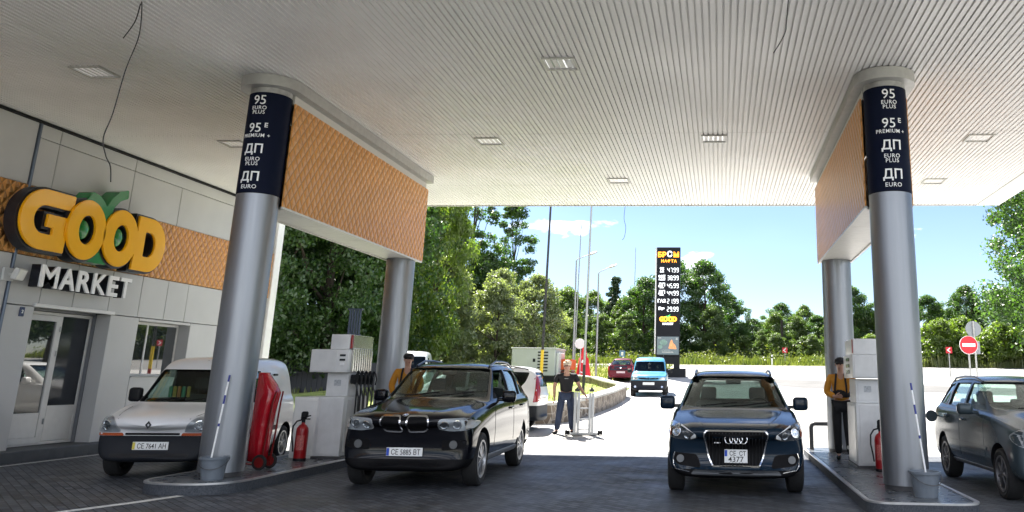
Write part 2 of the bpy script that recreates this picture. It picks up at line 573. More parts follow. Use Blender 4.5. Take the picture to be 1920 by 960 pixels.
FRONT = Matrix(((1, 0, 0, 0), (0, 0, -1, 0), (0, 1, 0, 0), (0, 0, 0, 1)))      # text facing -Y
EAST = Matrix(((0, 0, 1, 0), (1, 0, 0, 0), (0, 1, 0, 0), (0, 0, 0, 1)))        # text facing +X
def texts(name, items, m, parent, base, bend=None, mats=None):
    """several lines of lettering as ONE mesh: items = (string, size, x, z, bold[, extra])"""
    bm = bmesh.new()
    for it in items:
        st, size, x, z, bold = it[:5]
        kw = it[5] if len(it) > 5 else {}
        kw = dict(kw); mi = kw.pop('mi', 0); sx = kw.pop('sx', 1.0)
        me = text_mesh(st, size, bold=bold, **kw)
        me.transform(Matrix.Translation((x, z, 0)) @ Matrix.Diagonal((sx, 1, 1, 1)))
        for p in me.polygons: p.material_index = mi
        bm.from_mesh(me); bpy.data.meshes.remove(me)
    if bend:
        for v in bm.verts:
            a = v.co.x / bend
            rr = bend + v.co.z
            v.co = Vector((rr * math.sin(a), -rr * math.cos(a), v.co.y))
        bm.transform(base)
    else:
        bm.transform(base)
    me = bpy.data.meshes.new(name); bm.to_mesh(me); bm.free()
    return obj_from_mesh(name, me, parent, mats or [m])

# shared materials
STEEL = mat('brushed_steel', (0.245, 0.26, 0.285), 0.38, 0.8, noise=0.06, nscale=3, stretch=(6, 6, 0.4), rnoise=0.06)
GALV = mat('galvanised', (0.42, 0.42, 0.41), 0.45, 0.6, noise=0.15, nscale=12)
ALU = mat('aluminium', (0.42, 0.43, 0.44), 0.35, 0.85, noise=0.06)
CHROME = mat('chrome', (0.78, 0.79, 0.8), 0.09, 1.0)
BLACKPL = mat('black_plastic', (0.009, 0.010, 0.012), 0.55, bump=0.1, bscale=300, spec=0.2)
RUBBER = mat('tyre_rubber', (0.012, 0.012, 0.013), 0.82, noise=0.2, nscale=30)
WHITEP = mat('white_paint', (0.74, 0.74, 0.73), 0.35, noise=0.05, nscale=5)
OFFW = mat('pump_white', (0.66, 0.67, 0.68), 0.38, noise=0.07, nscale=6, rnoise=0.06)
LGREY = mat('light_grey_panel', (0.50, 0.505, 0.505), 0.42, noise=0.05, nscale=1.2)
TRIMG = mat('grey_trim', (0.44, 0.44, 0.42), 0.45, 0.2, noise=0.06, nscale=4)
DARK = mat('dark_interior', (0.012, 0.012, 0.014), 0.8)
NAVY = mat('navy_vinyl', (0.003, 0.006, 0.020), 0.6, spec=0.1)
LETTER = mat('white_lettering', (0.85, 0.86, 0.87), 0.5)
RED = mat('red_enamel', (0.30, 0.008, 0.012), 0.3, noise=0.12, nscale=9)
GRASSG = leaf_mat('grass_blade', (0.075, 0.105, 0.022), (0.17, 0.19, 0.05), 0.4)

def zg(Y):
    return float(np.interp(Y, [-400, 0, 17.5, 19.5, 21.5, 39, 53, 58, 75, 90, 200, 600], [0, 0, 0, 0.04, .17, .72, 1.29, 1.7, 2.95, 3.4, 5, 9]))
# ================================================================= SETTING
def sheet(name, xs, ys, m, dz=0.0, noise=0.0, kind='structure', label=None, cat=None, smooth=True):
    bm = bmesh.new()
    vs = [[bm.verts.new((x, y, zg(y) + dz)) for x in xs] for y in ys]
    for j in range(len(ys) - 1):
        for i in range(len(xs) - 1):
            bm.faces.new((vs[j][i], vs[j][i + 1], vs[j + 1][i + 1], vs[j + 1][i]))
    me = bpy.data.meshes.new(name); bm.to_mesh(me); bm.free()
    for p in me.polygons: p.use_smooth = True
    o = obj_from_mesh(name, me, None, [m])
    return tag(o, label, cat, None, kind)

YS = [-400, -60, -20, 0, 10, 17.5, 18.5, 19.5, 20.5, 21.5, 24, 28, 33, 39, 43, 47, 50, 53, 55.5, 58, 62, 66, 70, 75, 82, 90, 120, 160, 200, 300, 450, 600, 1200]
CONCRETE = ground_mat('pale_concrete', (0.36, 0.355, 0.34), (0.50, 0.49, 0.47), 0.35, 0.85, 0.25, 40, c3=(0.20, 0.195, 0.19))
MEADOW = ground_mat('meadow', (0.085, 0.10, 0.03), (0.22, 0.21, 0.07), 0.7, 1.0, 0.8, 9)
ASPHALT = ground_mat('worn_asphalt', (0.070, 0.069, 0.068), (0.11, 0.108, 0.105), 0.6, 0.9, 0.3, 70)
ROADM = ground_mat('road_asphalt', (0.17, 0.167, 0.163), (0.24, 0.236, 0.23), 0.5, 0.85, 0.25, 60)
VERGE = ground_mat('dry_grass', (0.15, 0.15, 0.04), (0.36, 0.33, 0.10), 1.3, 1.0, 0.8, 12)

sheet('ground', [-1500, -300, -80, -40, -20, 0, 20, 40, 80, 300, 1500], YS, MEADOW)
def ysub(a, b): return [a] + [y for y in YS if a < y < b] + [b]
sheet('forecourt', [-24, -12, -4, 4, 12, 34], ysub(-40, 58), CONCRETE, 0.004)
sheet('road', [-90, -40, -10, 10, 40, 120], ysub(58, 70.5), ROADM, 0.004)
sheet('paving', [-12.2, -6, 0, 7.5], ysub(-3, 18.6), paving_mat(), 0.008)
# darker patched strip on the forecourt and the grassed strip left of the road
bm = bmesh.new()
pts = [(2.2, 57.0), (14, 52), (24, 47), (24, 40.5), (14, 43.5), (4.2, 48.5), (2.0, 53)]
bm.faces.new([bm.verts.new((x, y, zg(y) + 0.012)) for x, y in pts])
bmesh.ops.triangulate(bm, faces=bm.faces[:])
me = bpy.data.meshes.new('asphalt_patch'); bm.to_mesh(me); bm.free()
tag(obj_from_mesh('asphalt_patch', me, None, [ASPHALT]), kind='structure')
sheet('verge_grass', [-40, -20, -9.5, -3.6], ysub(53.6, 66), VERGE, 0.016)
sheet('lawn', [-60, -40, -24, -13.2], ysub(24, 58), MEADOW, 0.014)

# drain slot and construction joints across the pale concrete
bm = bmesh.new()
def strip(x0, y0, x1, y1, w):
    a, b = Vector((x0, y0)), Vector((x1, y1)); t = (b - a).normalized(); nn = Vector((-t.y, t.x)) * w / 2
    k = max(1, int((b - a).length / 1.5))
    for i in range(k):
        p, q = a.lerp(b, i / k), a.lerp(b, (i + 1) / k)
        bm.faces.new([bm.verts.new((v.x, v.y, zg(v.y) + 0.010)) for v in (p + nn, p - nn, q - nn, q + nn)])
strip(-3.6, 26.4, 16, 26.0, 0.10)
strip(-3.4, 33.5, 18, 33.0, 0.05)
strip(1.6, 19.2, 2.4, 40, 0.04)
strip(8.5, 19.0, 10.5, 46, 0.04)
bmesh.ops.recalc_face_normals(bm, faces=bm.faces[:])
me = bpy.data.meshes.new('ground_joints'); bm.to_mesh(me); bm.free()
tag(obj_from_mesh('ground_joints', me, None, [mat('joint_filler', (0.045, 0.044, 0.042), 0.9, noise=0.5, nscale=3)]), kind='structure')
# painted lines on the paving
def painted(name, pts, w):
    g = G()
    for a, b in zip(pts, pts[1:]):
        a, b = Vector(a), Vector(b); t = (b - a).normalized(); nn = Vector((-t.y, t.x)) * w / 2
        g.quad([(*(a + nn), 0.013), (*(a - nn), 0.013), (*(b - nn), 0.013), (*(b + nn), 0.013)])
    o = g.build(name, mat('worn_road_paint', (0.62, 0.62, 0.60), 0.7, noise=0.25, nscale=14), smooth=0)
    return tag(o, kind='structure')
painted('painted_line', [(-7.45, 9.2), (-7.02, 10.35), (-6.84, 10.98)], 0.13)
painted('painted_line', [(-11.72, 6), (-11.72, 22)], 0.10)

# ----------------------------------------------------------------- canopy
CEIL = 5.92
CX0, CX1, CY0, CY1 = -12.25, 6.55, 7.75, 21.55
can = empty('canopy', (0, 8, 0), 0, 'huge pale ribbed forecourt canopy covering the pumps and cars', 'canopy')
can_off = Vector((0, -8, 0))
bm = bmesh.new()
PITCH_ = 0.088
# cross-section: pan, rolled lip, groove
prof = []
x = CX0
while x < CX1 - 0.05:
    prof += [(x, CEIL), (x + 0.058, CEIL), (x + 0.062, CEIL - 0.003), (x + 0.065, CEIL + 0.004), (x + 0.066, CEIL + 0.028), (x + 0.085, CEIL + 0.028), (x + 0.086, CEIL + 0.004)]
    x += PITCH_
seams = [CY0, 14.89, 19.2, CY1]
for a, b in zip(seams, seams[1:]):
    va = [bm.verts.new((px, a + (0.005 if a != CY0 else 0) - 8, pz)) for px, pz in prof]
    vb = [bm.verts.new((px, b - (0.005 if b != CY1 else 0) - 8, pz)) for px, pz in prof]
    for i in range(len(prof) - 1):
        bm.faces.new((va[i], vb[i], vb[i + 1], va[i + 1]))
me = bpy.data.meshes.new('ceiling'); bm.to_mesh(me); bm.free()
RIB = mat('ceiling_slat', (0.79, 0.785, 0.77), 0.45, noise=0.06, nscale=0.8, rnoise=0.08)
obj_from_mesh('ceiling', me, can, [RIB])
g = G()   # roof deck above the slats
g.mm((CX0 - 0.02, CY0 - 8, CEIL + 0.05), (CX1, CY1 - 8, CEIL + 0.9))
g.build('roof_deck', mat('roof_deck', (0.25, 0.25, 0.25), 0.8, noise=0.1), can)
g = G()   # edge strips and outer soffit on the open sides
g.mm((CX1, CY0 - 8, CEIL - 0.015), (CX1 + 0.035, CY1 - 8 + 0.06, CEIL + 0.05))
g.mm((CX0, CY1 - 8, CEIL - 0.02), (CX1 - 0.002, CY1 - 8 + 0.06, CEIL + 0.05))
g.build('edge_trim', TRIMG, can)
g = G()
g.mm((CX1 + 0.04, CY0 - 8, CEIL + 0.03), (CX1 + 0.62, CY1 - 8 + 0.055, CEIL + 0.95))
n_ = 7
for k in range(n_):     # lapped soffit sheets
    ya = CY0 - 8 + (CY1 - CY0) * k / n_
    yb = CY0 - 8 + (CY1 - CY0) * (k + 1) / n_ - 0.02
    g.mm((CX1 + 0.05, ya, CEIL + 0.004 + 0.005 * (k % 2)), (CX1 + 0.60, yb, CEIL + 0.029))
g.mm((CX0, CY1 - 8 + 0.063, CEIL + 0.0), (CX1 + 0.62, CY1 - 8 + 0.10, CEIL + 0.95))
g.build('fascia', WHITEP, can)

# recessed light fittings
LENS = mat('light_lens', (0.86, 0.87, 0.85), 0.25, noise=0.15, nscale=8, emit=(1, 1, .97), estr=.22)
proto = None
lights = [(-9.43, 11.4, 'recessed square ceiling light nearest the shop wall'),
          (-9.55, 15.43, 'recessed ceiling light just left of the left front column'),
          (-2.29, 11.3, 'large open recessed ceiling light with parts showing inside it'),
          (-4.43, 15.35, 'recessed ceiling light between the two orange beams and nearer the left one'),
          (-0.1, 15.27, 'recessed ceiling light right of the middle and nearer the right orange beam'),
          (4.82, 15.34, 'recessed ceiling light right of the right labelled column, nearer of two'),
          (-2.32, 18.71, 'recessed ceiling light closest to the far edge above the driveway'),
          (4.84, 18.86, 'recessed ceiling light at the far right, beyond the right column')]
for i, (x, y, lb) in enumerate(lights):
    if proto is None:
        r = empty('ceiling_light', (x, y, CEIL))
        g = G()
        s = 0.24
        for a, b in (((-s, -s), (s, -s + .03)), ((-s, s - .03), (s, s)), ((-s, -s + .03), (-s + .03, s - .03)), ((s - .03, -s + .03), (s, s - .03))):
            g.mm((a[0], a[1], -0.022), (b[0], b[1], 0.045))
        g.build('frame', TRIMG, r)
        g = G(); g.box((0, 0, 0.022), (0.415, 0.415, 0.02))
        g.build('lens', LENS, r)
        proto = r
    else:
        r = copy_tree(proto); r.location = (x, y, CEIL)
    r.rotation_euler.z = 0.0
    if i == 2:
        g = G(); g.mm((-0.02, -0.19, -0.004), (0.05, 0.19, 0.012))
        g.build('reflector', WHITEP, r)
        g = G(); g.mm((0.08, -0.12, -0.006), (0.17, 0.14, 0.011), bev=0.004); g.build('ballast', LETTER, r)
        g = G(); g.mm((-0.19, -0.17, 0.001), (-0.03, 0.17, 0.011)); g.build('glass_plate', mat('green_glass', (0.16, 0.22, 0.20), 0.15), r)
    tag(r, lb, 'ceiling light', 'recessed lights in the canopy ceiling')

# loose cables hanging out of the ceiling
CABLE = mat('cable_sheath', (0.02, 0.02, 0.02), 0.6)
def cable(pts, r, label):
    g = G()
    P = [Vector(p) for p in pts]
    S = []
    for i in range(len(P) - 1):           # catmull-rom
        p0, p1, p2, p3 = P[max(i - 1, 0)], P[i], P[i + 1], P[min(i + 2, len(P) - 1)]
        for k in range(8):
            t = k / 8
            S.append(0.5 * ((2 * p1) + (p2 - p0) * t + (2 * p0 - 5 * p1 + 4 * p2 - p3) * t * t + (3 * p1 - p0 - 3 * p2 + p3) * t ** 3))
    S.append(P[-1])
    g.tube(S, r, 6)
    return g.build('hanging_cable', CABLE, label=label, cat='cable', group='loose cables under the canopy')
cable([(-7.5, 9.42, 5.60), (-7.25, 9.25, 5.75), (-7.08, 9.08, 5.93), (-7.05, 9.1, 5.5), (-7.14, 9.1, 5.05), (-7.2, 9.1, 4.5), (-7.26, 9.1, 4.2), (-7.19, 9.1, 3.98), (-7.11, 9.1, 3.85), (-7.07, 9.1, 3.66)], 0.007,
      'long thin black cable dangling from the ceiling in front of the shop sign')
cable([(0.82, 9.0, 5.96), (0.80, 9.0, 5.75), (0.775, 9.0, 5.5), (0.75, 9.0, 5.35), (0.62, 9.0, 5.12)], 0.006, 'short black cable hanging at the top edge right of centre')
cable([(-2.5, 21.7, 5.92), (-2.52, 21.7, 5.6), (-2.47, 21.7, 5.35), (-2.5, 21.7, 5.1), (-2.56, 21.7, 5.02)], 0.006, 'thin wire hanging from the far canopy edge against the sky')

# ----------------------------------------------------------------- columns
XL, XR, YF, YB = -6.935, 2.44, 11.97, 17.86
RC = 0.30
def column(x, y, top, label, labelled, z0=0.15):
    r = empty('canopy_column', (x, y, z0), 0, label, 'column', 'round steel columns carrying the canopy')
    g = G()
    g.lathe([(RC, 0.06), (RC, (4.10 if labelled else top) - z0)], 48)
    g.build('shaft', STEEL, r)
    g = G(); g.lathe([(RC - 0.02, 0.0), (RC - 0.02, 0.06)], 40); g.build('base_ring', mat('dark_base', (0.05, 0.05, 0.055), 0.5), r)
    if labelled:
        g = G(); g.lathe([(RC - .004, 4.105 - z0), (RC + 0.006, 4.11 - z0), (RC + 0.006, 5.66 - z0), (RC - .004, 5.665 - z0)], 48)
        sl = g.build('fuel_label', NAVY, r)
        texts('label_lettering', [
            ('95', 0.205, 0, 5.53, 0.0), ('EURO', 0.082, 0, 5.41, 0.0003, {'space': 1.12}), ('PLUS', 0.082, 0, 5.34, 0.0003, {'space': 1.12}),
            ('95', 0.205, -0.02, 5.09, 0.0), ('Е', 0.09, 0.14, 5.135, 0.002), ('PREMIUM +', 0.078, 0, 4.975, 0.0003, {'space': 1.12}),
            ('ДП', 0.19, 0, 4.765, 0.003), ('EURO', 0.082, 0, 4.61, 0.0003, {'space': 1.12}), ('PLUS', 0.082, 0, 4.54, 0.0003, {'space': 1.12}),
            ('ДП', 0.19, 0, 4.34, 0.003), ('EURO', 0.085, 0, 4.19, 0.0003, {'space': 1.12})],
            LETTER, sl, Matrix.Translation((0, 0, -z0)), bend=RC + 0.011)
        g = G(); g.lathe([(RC - .003, 5.667 - z0), (RC - .003, 5.80 - z0)], 40); g.build('neck', GALV, r)
    return r
column(XL, YF, 5.8, 'left front round steel column with a dark fuel grade band', True)
column(XR, YF, 5.8, 'right front round steel column with a dark fuel grade band', True)
column(XL, YB, 3.99, 'left back steel column under the far end of the orange beam', False)
column(XR, YB, 3.99, 'right back steel column beside the right pump attendant', False)

QUILT = quilt_mat('quilted_orange', (0.70, 0.325, 0.095), 1)
def beam(x, label):
    r = empty('canopy_beam', (x, YF, 3.96), 0, label, 'beam', 'orange quilted beams between the columns')
    L_ = YB - YF
    hw = 0.335
    z0, z1 = 0.0, 5.60 - 3.96
    g = G()
    for s in (-1, 1):
        g.mm((s * hw - 0.012, 0.10, 0.012), (s * hw + 0.012, L_ + 0.36, z1))
    g.build('quilted_panel', QUILT, r)
    g = G()
    n = 4
    for k in range(n):
        a = 0.30 + (L_ + 0.02) * k / n; b = 0.30 + (L_ + 0.02) * (k + 1) / n - 0.015
        if k == n - 1: b = L_ + 0.345
        g.mm((-hw + 0.03, a, 0.0), (hw - 0.03, b, 0.03))
    for s in (-1, 1):
        g.mm((s * (hw - 0.01) - 0.02, 0.12, -0.02), (s * (hw - 0.01) + 0.02, L_ + 0.34, 0.010))
    g.build('soffit', mat('soffit_white', (0.60, 0.59, 0.56), 0.4, noise=0.06), r)
    g = G()
    g.mm((-hw + 0.02, L_ + 0.347, 0.012), (hw - 0.02, L_ + 0.362, z1))
    g.build('end_panel', WHITEP, r)
    g = G(); g.mm((-0.30, 0.15, z1 + 0.002), (0.30, L_ + 0.33, z1 + 0.16)); g.build('recess_strip', mat('pale_strip', (0.58, 0.57, 0.54), 0.5), r)
    # channel under the ceiling, rounded round the front column
    w = 0.445
    poly = [(-w, L_ + 0.38), (-w, 0)] + [(w * math.cos(a), w * math.sin(a)) for a in [PI + PI * k / 24 for k in range(1, 24)]] + [(w, 0), (w, L_ + 0.38)]
    g = G(); g.prism(poly, 'xy', 5.745 - 3.96, 5.912 - 3.96)
    g.build('top_channel', mat('channel_grey', (0.40, 0.40, 0.385), 0.45, 0.3, noise=0.08), r)
    return r
beam(XL, 'orange quilted beam spanning between the two left columns')
beam(XR, 'orange quilted beam spanning between the two right columns')

# ----------------------------------------------------------------- islands
TILE = mat('island_tile', (0.085, 0.095, 0.108), 0.3, noise=0.18, nscale=5, rnoise=0.1)
KERB = ground_mat('kerb_granite', (0.02, 0.026, 0.036), (0.07, 0.078, 0.092), 45, 0.7, 0.3, 80)
EDGE = mat('edge_angle', (0.6, 0.6, 0.6), 0.28, 0.8, noise=0.1)
def island(x, y0, y1, hw, nose_r, label, group):
    r = empty('pump_island', (x, y0, 0), 0, label, 'pump island', group)
    L_ = y1 - y0
    pts = [(hw, 0), (hw, L_), (-hw, L_), (-hw, 0)]
    out = rpoly(pts, [nose_r, 0.22, 0.22, nose_r], 14)
    g = G(); g.prism(out, 'xy', 0.0, 0.128)
    g.build('kerb', KERB, r)
    g = G(); g.prism(grow(out, -0.07), 'xy', 0.10, 0.147); g.build('tiled_top', TILE, r)
    g = G(); g.prism(grow(out, 0.006), 'xy', 0.1285, 0.152, holes=[grow(out, -0.055)], bev=0.004)
    g.build('metal_edge', EDGE, r)
    return r
island(-6.985, 11.03, 18.7, 0.66, 0.66, 'long kerbed island with a rounded nose under the left pump', 'pump islands')
island(2.39, 10.62, 18.8, 0.67, 0.34, 'long kerbed island with a square end under the right pump', 'pump islands')

# guard rail hoop at the far end of the right island
g = G()
g.tube([(1.86, 18.3, 0.15), (1.86, 18.3, 0.58), (1.88, 18.3, 0.635), (1.93, 18.3, 0.655), (2.75, 18.3, 0.655), (2.80, 18.3, 0.635), (2.82, 18.3, 0.58), (2.82, 18.3, 0.15)], 0.045, 12)
g.build('guard_rail', mat('dark_rail', (0.10, 0.10, 0.105), 0.4, 0.5), label='low tubular guard hoop at the far end of the right island', cat='guard rail')

# ----------------------------------------------------------------- shop building
WX = -12.24
shop = empty('shop_building', (WX, 12, 0), 0, 'pale grey panelled shop building with an orange quilted band along the left', 'building')
def W(x, y, z): return (x - WX, y - 12, z)
DY0, DY1, DZ = 14.48, 16.42, 2.62         # door opening
VY0, VY1, VZ0, VZ1 = 17.28, 19.05, 1.44, 2.58   # window opening
g = G()
def wbox(y0, y1, z0, z1, x0=-0.30, x1=0.0):
    g.mm((x0, y0 - 12, z0), (x1, y1 - 12, z1), bev=0.006)
G_ = 0.007
def panels(ys, z0, z1):
    for a, b in zip(ys, ys[1:]): wbox(a + G_, b - G_, z0, z1)
panels([-8, -5, -2, 1, 4, 7, 9.5, 11.8, 13.78], 4.73, 5.86)
panels([13.84, 14.32, 16.40, 18.0, 20.2, 22.25], 4.73, 5.60)
panels([13.84, 14.32, 16.40, 22.25], 5.612, 5.86)
panels([13.84, 14.55, 15.35, 16.3, 17.2, 18.05, 18.78, 20.2, 22.25], 2.65, 3.50)
panels([-8, -5, -2, 1, 4, 7, 9.5, 11.8, 13.78], 0.0, 3.50)
panels([13.84, DY0], 0.0, 2.635)
panels([DY1, VY0], 0.0, 2.635)
panels([VY0, VY1], 0.0, VZ0)
panels([VY0, VY1], VZ1, 2.635)
panels([VY1, 20.2, 22.25], 0.0, 2.635)
g.build('wall_panel', LGREY, shop)
g = G(); g.mm(W(WX - 0.34, -8, 0)[:3], W(WX - 0.306, DY0 - 0.05, 5.86)); g.mm(W(WX - 0.34, DY1 + 0.02, 0), W(WX - 0.306, VY0 - 0.02, 5.86)); g.mm(W(WX - 0.34, VY1 + 0.02, 0), W(WX - 0.306, 22.2, 5.86))
g.mm(W(WX - 0.34, DY0 - 0.05, 2.9), W(WX - 0.306, DY1 + 0.02, 5.86)); g.mm(W(WX - 0.34, VY0 - 0.02, 2.9), W(WX - 0.306, VY1 + 0.02, 5.86)); g.mm(W(WX - 0.34, VY0 - 0.02, 0), W(WX - 0.306, VY1 + 0.02, 1.2))
g.build('backing', DARK, shop)
g = G(); g.mm(W(WX - 0.2, -8, 3.512), W(WX + 0.015, 22.24, 4.718)); g.build('quilted_band', QUILT, shop)
g = G(); g.mm(W(WX - 0.1, 13.785, 0.2), W(WX + 0.03, 13.835, 5.86), bev=0.008); g.build('joint_cover', mat('blue_grey_trim', (0.12, 0.15, 0.20), 0.35, 0.4), shop)
# the rest of the block behind the wall: roof, end and back so it stands as a building
g = G(); g.mm(W(WX - 9, -8, 5.87), W(WX - 0.02, 22.25, 6.2)); g.build('roof', mat('roof_deck', (0.25,)*3, 0.8), shop)
g = G(); g.mm(W(WX - 9, 22.0, 0), W(WX - 0.35, 22.24, 5.86)); g.mm(W(WX - 9, -8, 0), W(WX - 8.8, 21.9, 5.86)); g.build('outer_wall', LGREY, shop)
g = G(); g.mm(W(WX - 1.5, 22.262, 0.0), W(WX + 0.06, 22.58, 5.80), bev=0.01); g.mm(W(WX - 1.5, 22.25, 5.66), W(WX + 0.085, 22.60, 5.83), bev=0.01)
g.build('corner_board', mat('white_board', (0.78, 0.78, 0.77), 0.4, noise=0.04), shop)
g = G(); g.mm(W(WX - 0.9, -8, 0), W(WX + 0.30, 22.2, 0.198), bev=0.012); g.build('step', mat('dark_step', (0.045, 0.05, 0.055), 0.5, noise=0.2), shop)
g = G(); g.mm(W(WX - 0.06, 22.3, 5.862), W(WX + 0.05, 22.2, 5.9)); g.mm(W(WX - 0.05, -8, 5.862), W(WX + 0.05, 22.2, 5.905)); g.build('eaves_trim', BLACKPL, shop)
g = G()
for y, dy in ((DY1 + 0.0, 0.008),): pass
g.mm(W(WX - 0.42, DY1 - 0.012, 0.2), W(WX - 0.302, DY1 + 0.03, 2.62)); g.mm(W(WX - 0.42, DY0 - 0.03, 0.2), W(WX - 0.302, DY0 + 0.012, 2.62)); g.mm(W(WX - 0.42, DY0, 2.61), W(WX - 0.302, DY1, 2.64))
REV = mat('reveal_grey', (0.17, 0.18, 0.20), 0.5, noise=0.06)
g.build('door_reveal', REV, shop); g = G()
g.mm(W(WX - 0.42, VY1 - 0.012, VZ0), W(WX - 0.302, VY1 + 0.03, VZ1)); g.mm(W(WX - 0.42, VY0 - 0.03, VZ0), W(WX - 0.302, VY0 + 0.012, VZ1))
g.build('window_reveal', REV, shop)
MIRG = bpy.data.materials.new('shop_glass'); MIRG.use_nodes = True
_b = MIRG.node_tree.nodes['Principled BSDF']; _b.inputs['Base Color'].default_value = (0.02, 0.025, 0.03, 1); _b.inputs['Roughness'].default_value = 0.015
_b.inputs['Specular IOR Level'].default_value = 1.0; _b.inputs['IOR'].default_value = 1.9
PVC = mat('white_pvc', (0.60, 0.60, 0.59), 0.35, noise=0.04)
def framed(y0, y1, z0, z1, xf, w, name, mid=None, pane_m=None):
    g = G()
    for a in ((y0, z0, y1, z0 + w), (y0, z1 - w, y1, z1), (y0, z0 + w, y0 + w, z1 - w), (y1 - w, z0 + w, y1, z1 - w)):
        g.mm(W(xf - 0.06, a[0], a[1]), W(xf, a[2], a[3]), bev=0.006)
    if mid: g.mm(W(xf - 0.055, mid - w / 2, z0 + w), W(xf - 0.002, mid + w / 2, z1 - w), bev=0.006)
    return g
XD = WX - 0.36
g = framed(DY0 + 0.014, DY1 - 0.014, 0.205, 2.60, XD, 0.055, 'door_frame', mid=15.62)
df = g.build('door_frame', PVC, shop)
g = framed(DY0 + 0.075, 15.585, 0.24, 2.54, XD + 0.02, 0.105, 'door')
g.mm(W(XD - 0.04, DY0 + 0.18, 0.345), W(XD + 0.006, 15.48, 0.78), bev=0.006)
door = g.build('door', PVC, shop)
g = G(); g.mm(W(XD - 0.02, DY0 + 0.182, 0.782), W(XD - 0.008, 15.478, 2.433)); g.build('door_glass', MIRG, door, smooth=0)
g = G(); g.tube([W(XD + 0.02, 14.68, 1.18), W(XD + 0.075, 14.68, 1.18), W(XD + 0.075, 14.68, 1.52), W(XD + 0.02, 14.68, 1.52)], 0.014, 8); g.build('handle', ALU, door)
g = G()
for z in (0.62, 1.85, 2.3): g.cyl(W(XD + 0.025, 15.585, z - 0.05), W(XD + 0.025, 15.585, z + 0.05), 0.017, n=8)
g.build('hinge', ALU, door)
g = G(); g.mm(W(XD - 0.03, 15.66, 0.90), W(XD - 0.016, DY1 - 0.075, 2.54)); sg_ = g.build('side_glass', mat('dark_glass', (0.018, 0.022, 0.03), 0.06), df, smooth=0)
g = G(); g.mm(W(XD - 0.04, 15.655, 0.265), W(XD - 0.008, DY1 - 0.072, 0.90), bev=0.006); g.build('kick_panel', PVC, df)
XV = WX - 0.26
wf = framed(VY0 + 0.014, VY1 - 0.014, VZ0 + 0.005, VZ1 - 0.005, XV, 0.05, 'window', mid=17.98).build('window', PVC, shop)
g = G(); g.mm(W(XV - 0.03, VY0 + 0.066, VZ0 + 0.057), W(XV - 0.015, 17.953, VZ1 - 0.057)); g.mm(W(XV - 0.03, 18.007, VZ0 + 0.057), W(XV - 0.015, VY1 - 0.066, VZ1 - 0.057)); g.build('pane', MIRG, wf, smooth=0)
g = G(); g.mm(W(WX - 0.25, VY0 + 0.01, VZ0 - 0.02), W(WX + 0.03, VY1 - 0.01, VZ0 - 0.001), bev=0.004); g.build('window_sill', TRIMG, shop)
g = G(); g.mm(W(WX + 0.003, DY0 - 0.05, 2.636), W(WX + 0.05, DY1 + 0.05, 2.70), bev=0.006); g.build('door_lintel', WHITEP, shop)
g = G(); g.box((WX + 0.012, 14.20, 2.53), (0.018, 0.10, 0.16), bev=0.004)
pq = g.build('wall_plaque', mat('blue_plaque', (0.012, 0.03, 0.10), 0.3), label='tiny dark blue number plaque on the wall left of the shop door', cat='plaque')
texts('plaque_mark', [('2', 0.08, 0, 0, 0.002)], LETTER, pq, Matrix.Translation((WX + 0.024, 14.20, 2.53)) @ EAST)

# ----------------------------------------------------------------- shop sign
AMBER = mat('amber_acrylic', (0.95, 0.47, 0.008), 0.16, noise=0.04, nscale=2, coat=0.4)
SIDE = mat('sign_side', (0.012, 0.014, 0.022), 0.4)
GREENA = mat('green_acrylic', (0.008, 0.20, 0.045), 0.22, coat=0.4)
sign = empty('shop_sign', (WX, 15.2, 3.5), 0, 'big amber three dimensional letters with green leaves on the shop wall', 'shop sign')
def S(pts): return [(y - 15.2, z - 3.5) for y, z in pts]
def sletter(name, outer, hole, xf=0.40, m=AMBER, back=0.04):
    holes = [S(hole)] if hole else []
    o = S(outer)
    g = G(); g.prism(o, 'yz', xf - 0.05, xf, holes=holes, bev=0.012)
    f = g.build(name, m, sign)
    hb = [grow(S(hole), -0.02)] if hole else []
    g = G(); g.prism(grow(o, back), 'yz', 0.14, xf - 0.055, holes=hb)
    g.build('letter_side', SIDE, f)
    return f
# G: bold stroke
def ellp(cy, cz, ry, rz, n=40, p=2.0):
    out = []
    for k in range(n):
        a = 2 * PI * k / n
        c, s_ = math.cos(a), math.sin(a)
        out.append((cy + ry * math.copysign(abs(c) ** (2 / p), c), cz + rz * math.copysign(abs(s_) ** (2 / p), s_)))
    return out
gout = [(14.48, 4.64), (13.86, 4.64)] + arc(13.84, 4.11, 0.53, 0.53, 95, 265, 22) + [(13.86, 3.58), (14.40, 3.58), (14.40, 4.22), (13.90, 4.22), (13.90, 3.99), (14.06, 3.99), (14.06, 3.86), (13.88, 3.86)] + arc(13.86, 4.11, 0.24, 0.25, 265, 95, 16) + [(13.88, 4.36), (14.48, 4.36)]
sletter('letter_g', gout, None, 0.40)
sletter('letter_o', ellp(14.82, 4.09, 0.49, 0.56, 44), ellp(14.83, 4.09, 0.20, 0.27, 36), 0.44)
sletter('letter_o', ellp(15.74, 4.08, 0.49, 0.56, 44), ellp(15.75, 4.08, 0.19, 0.26, 36), 0.44)
dout = [(16.24, 4.63), (16.66, 4.63)] + arc(16.66, 4.08, 0.50, 0.55, 88, -88, 22) + [(16.66, 3.53), (16.20, 3.53)]
din = [(16.50, 4.33), (16.62, 4.33)] + arc(16.62, 4.08, 0.20, 0.25, 85, -85, 14) + [(16.62, 3.83), (16.50, 3.83)]
sletter('letter_d', dout, din, 0.40)
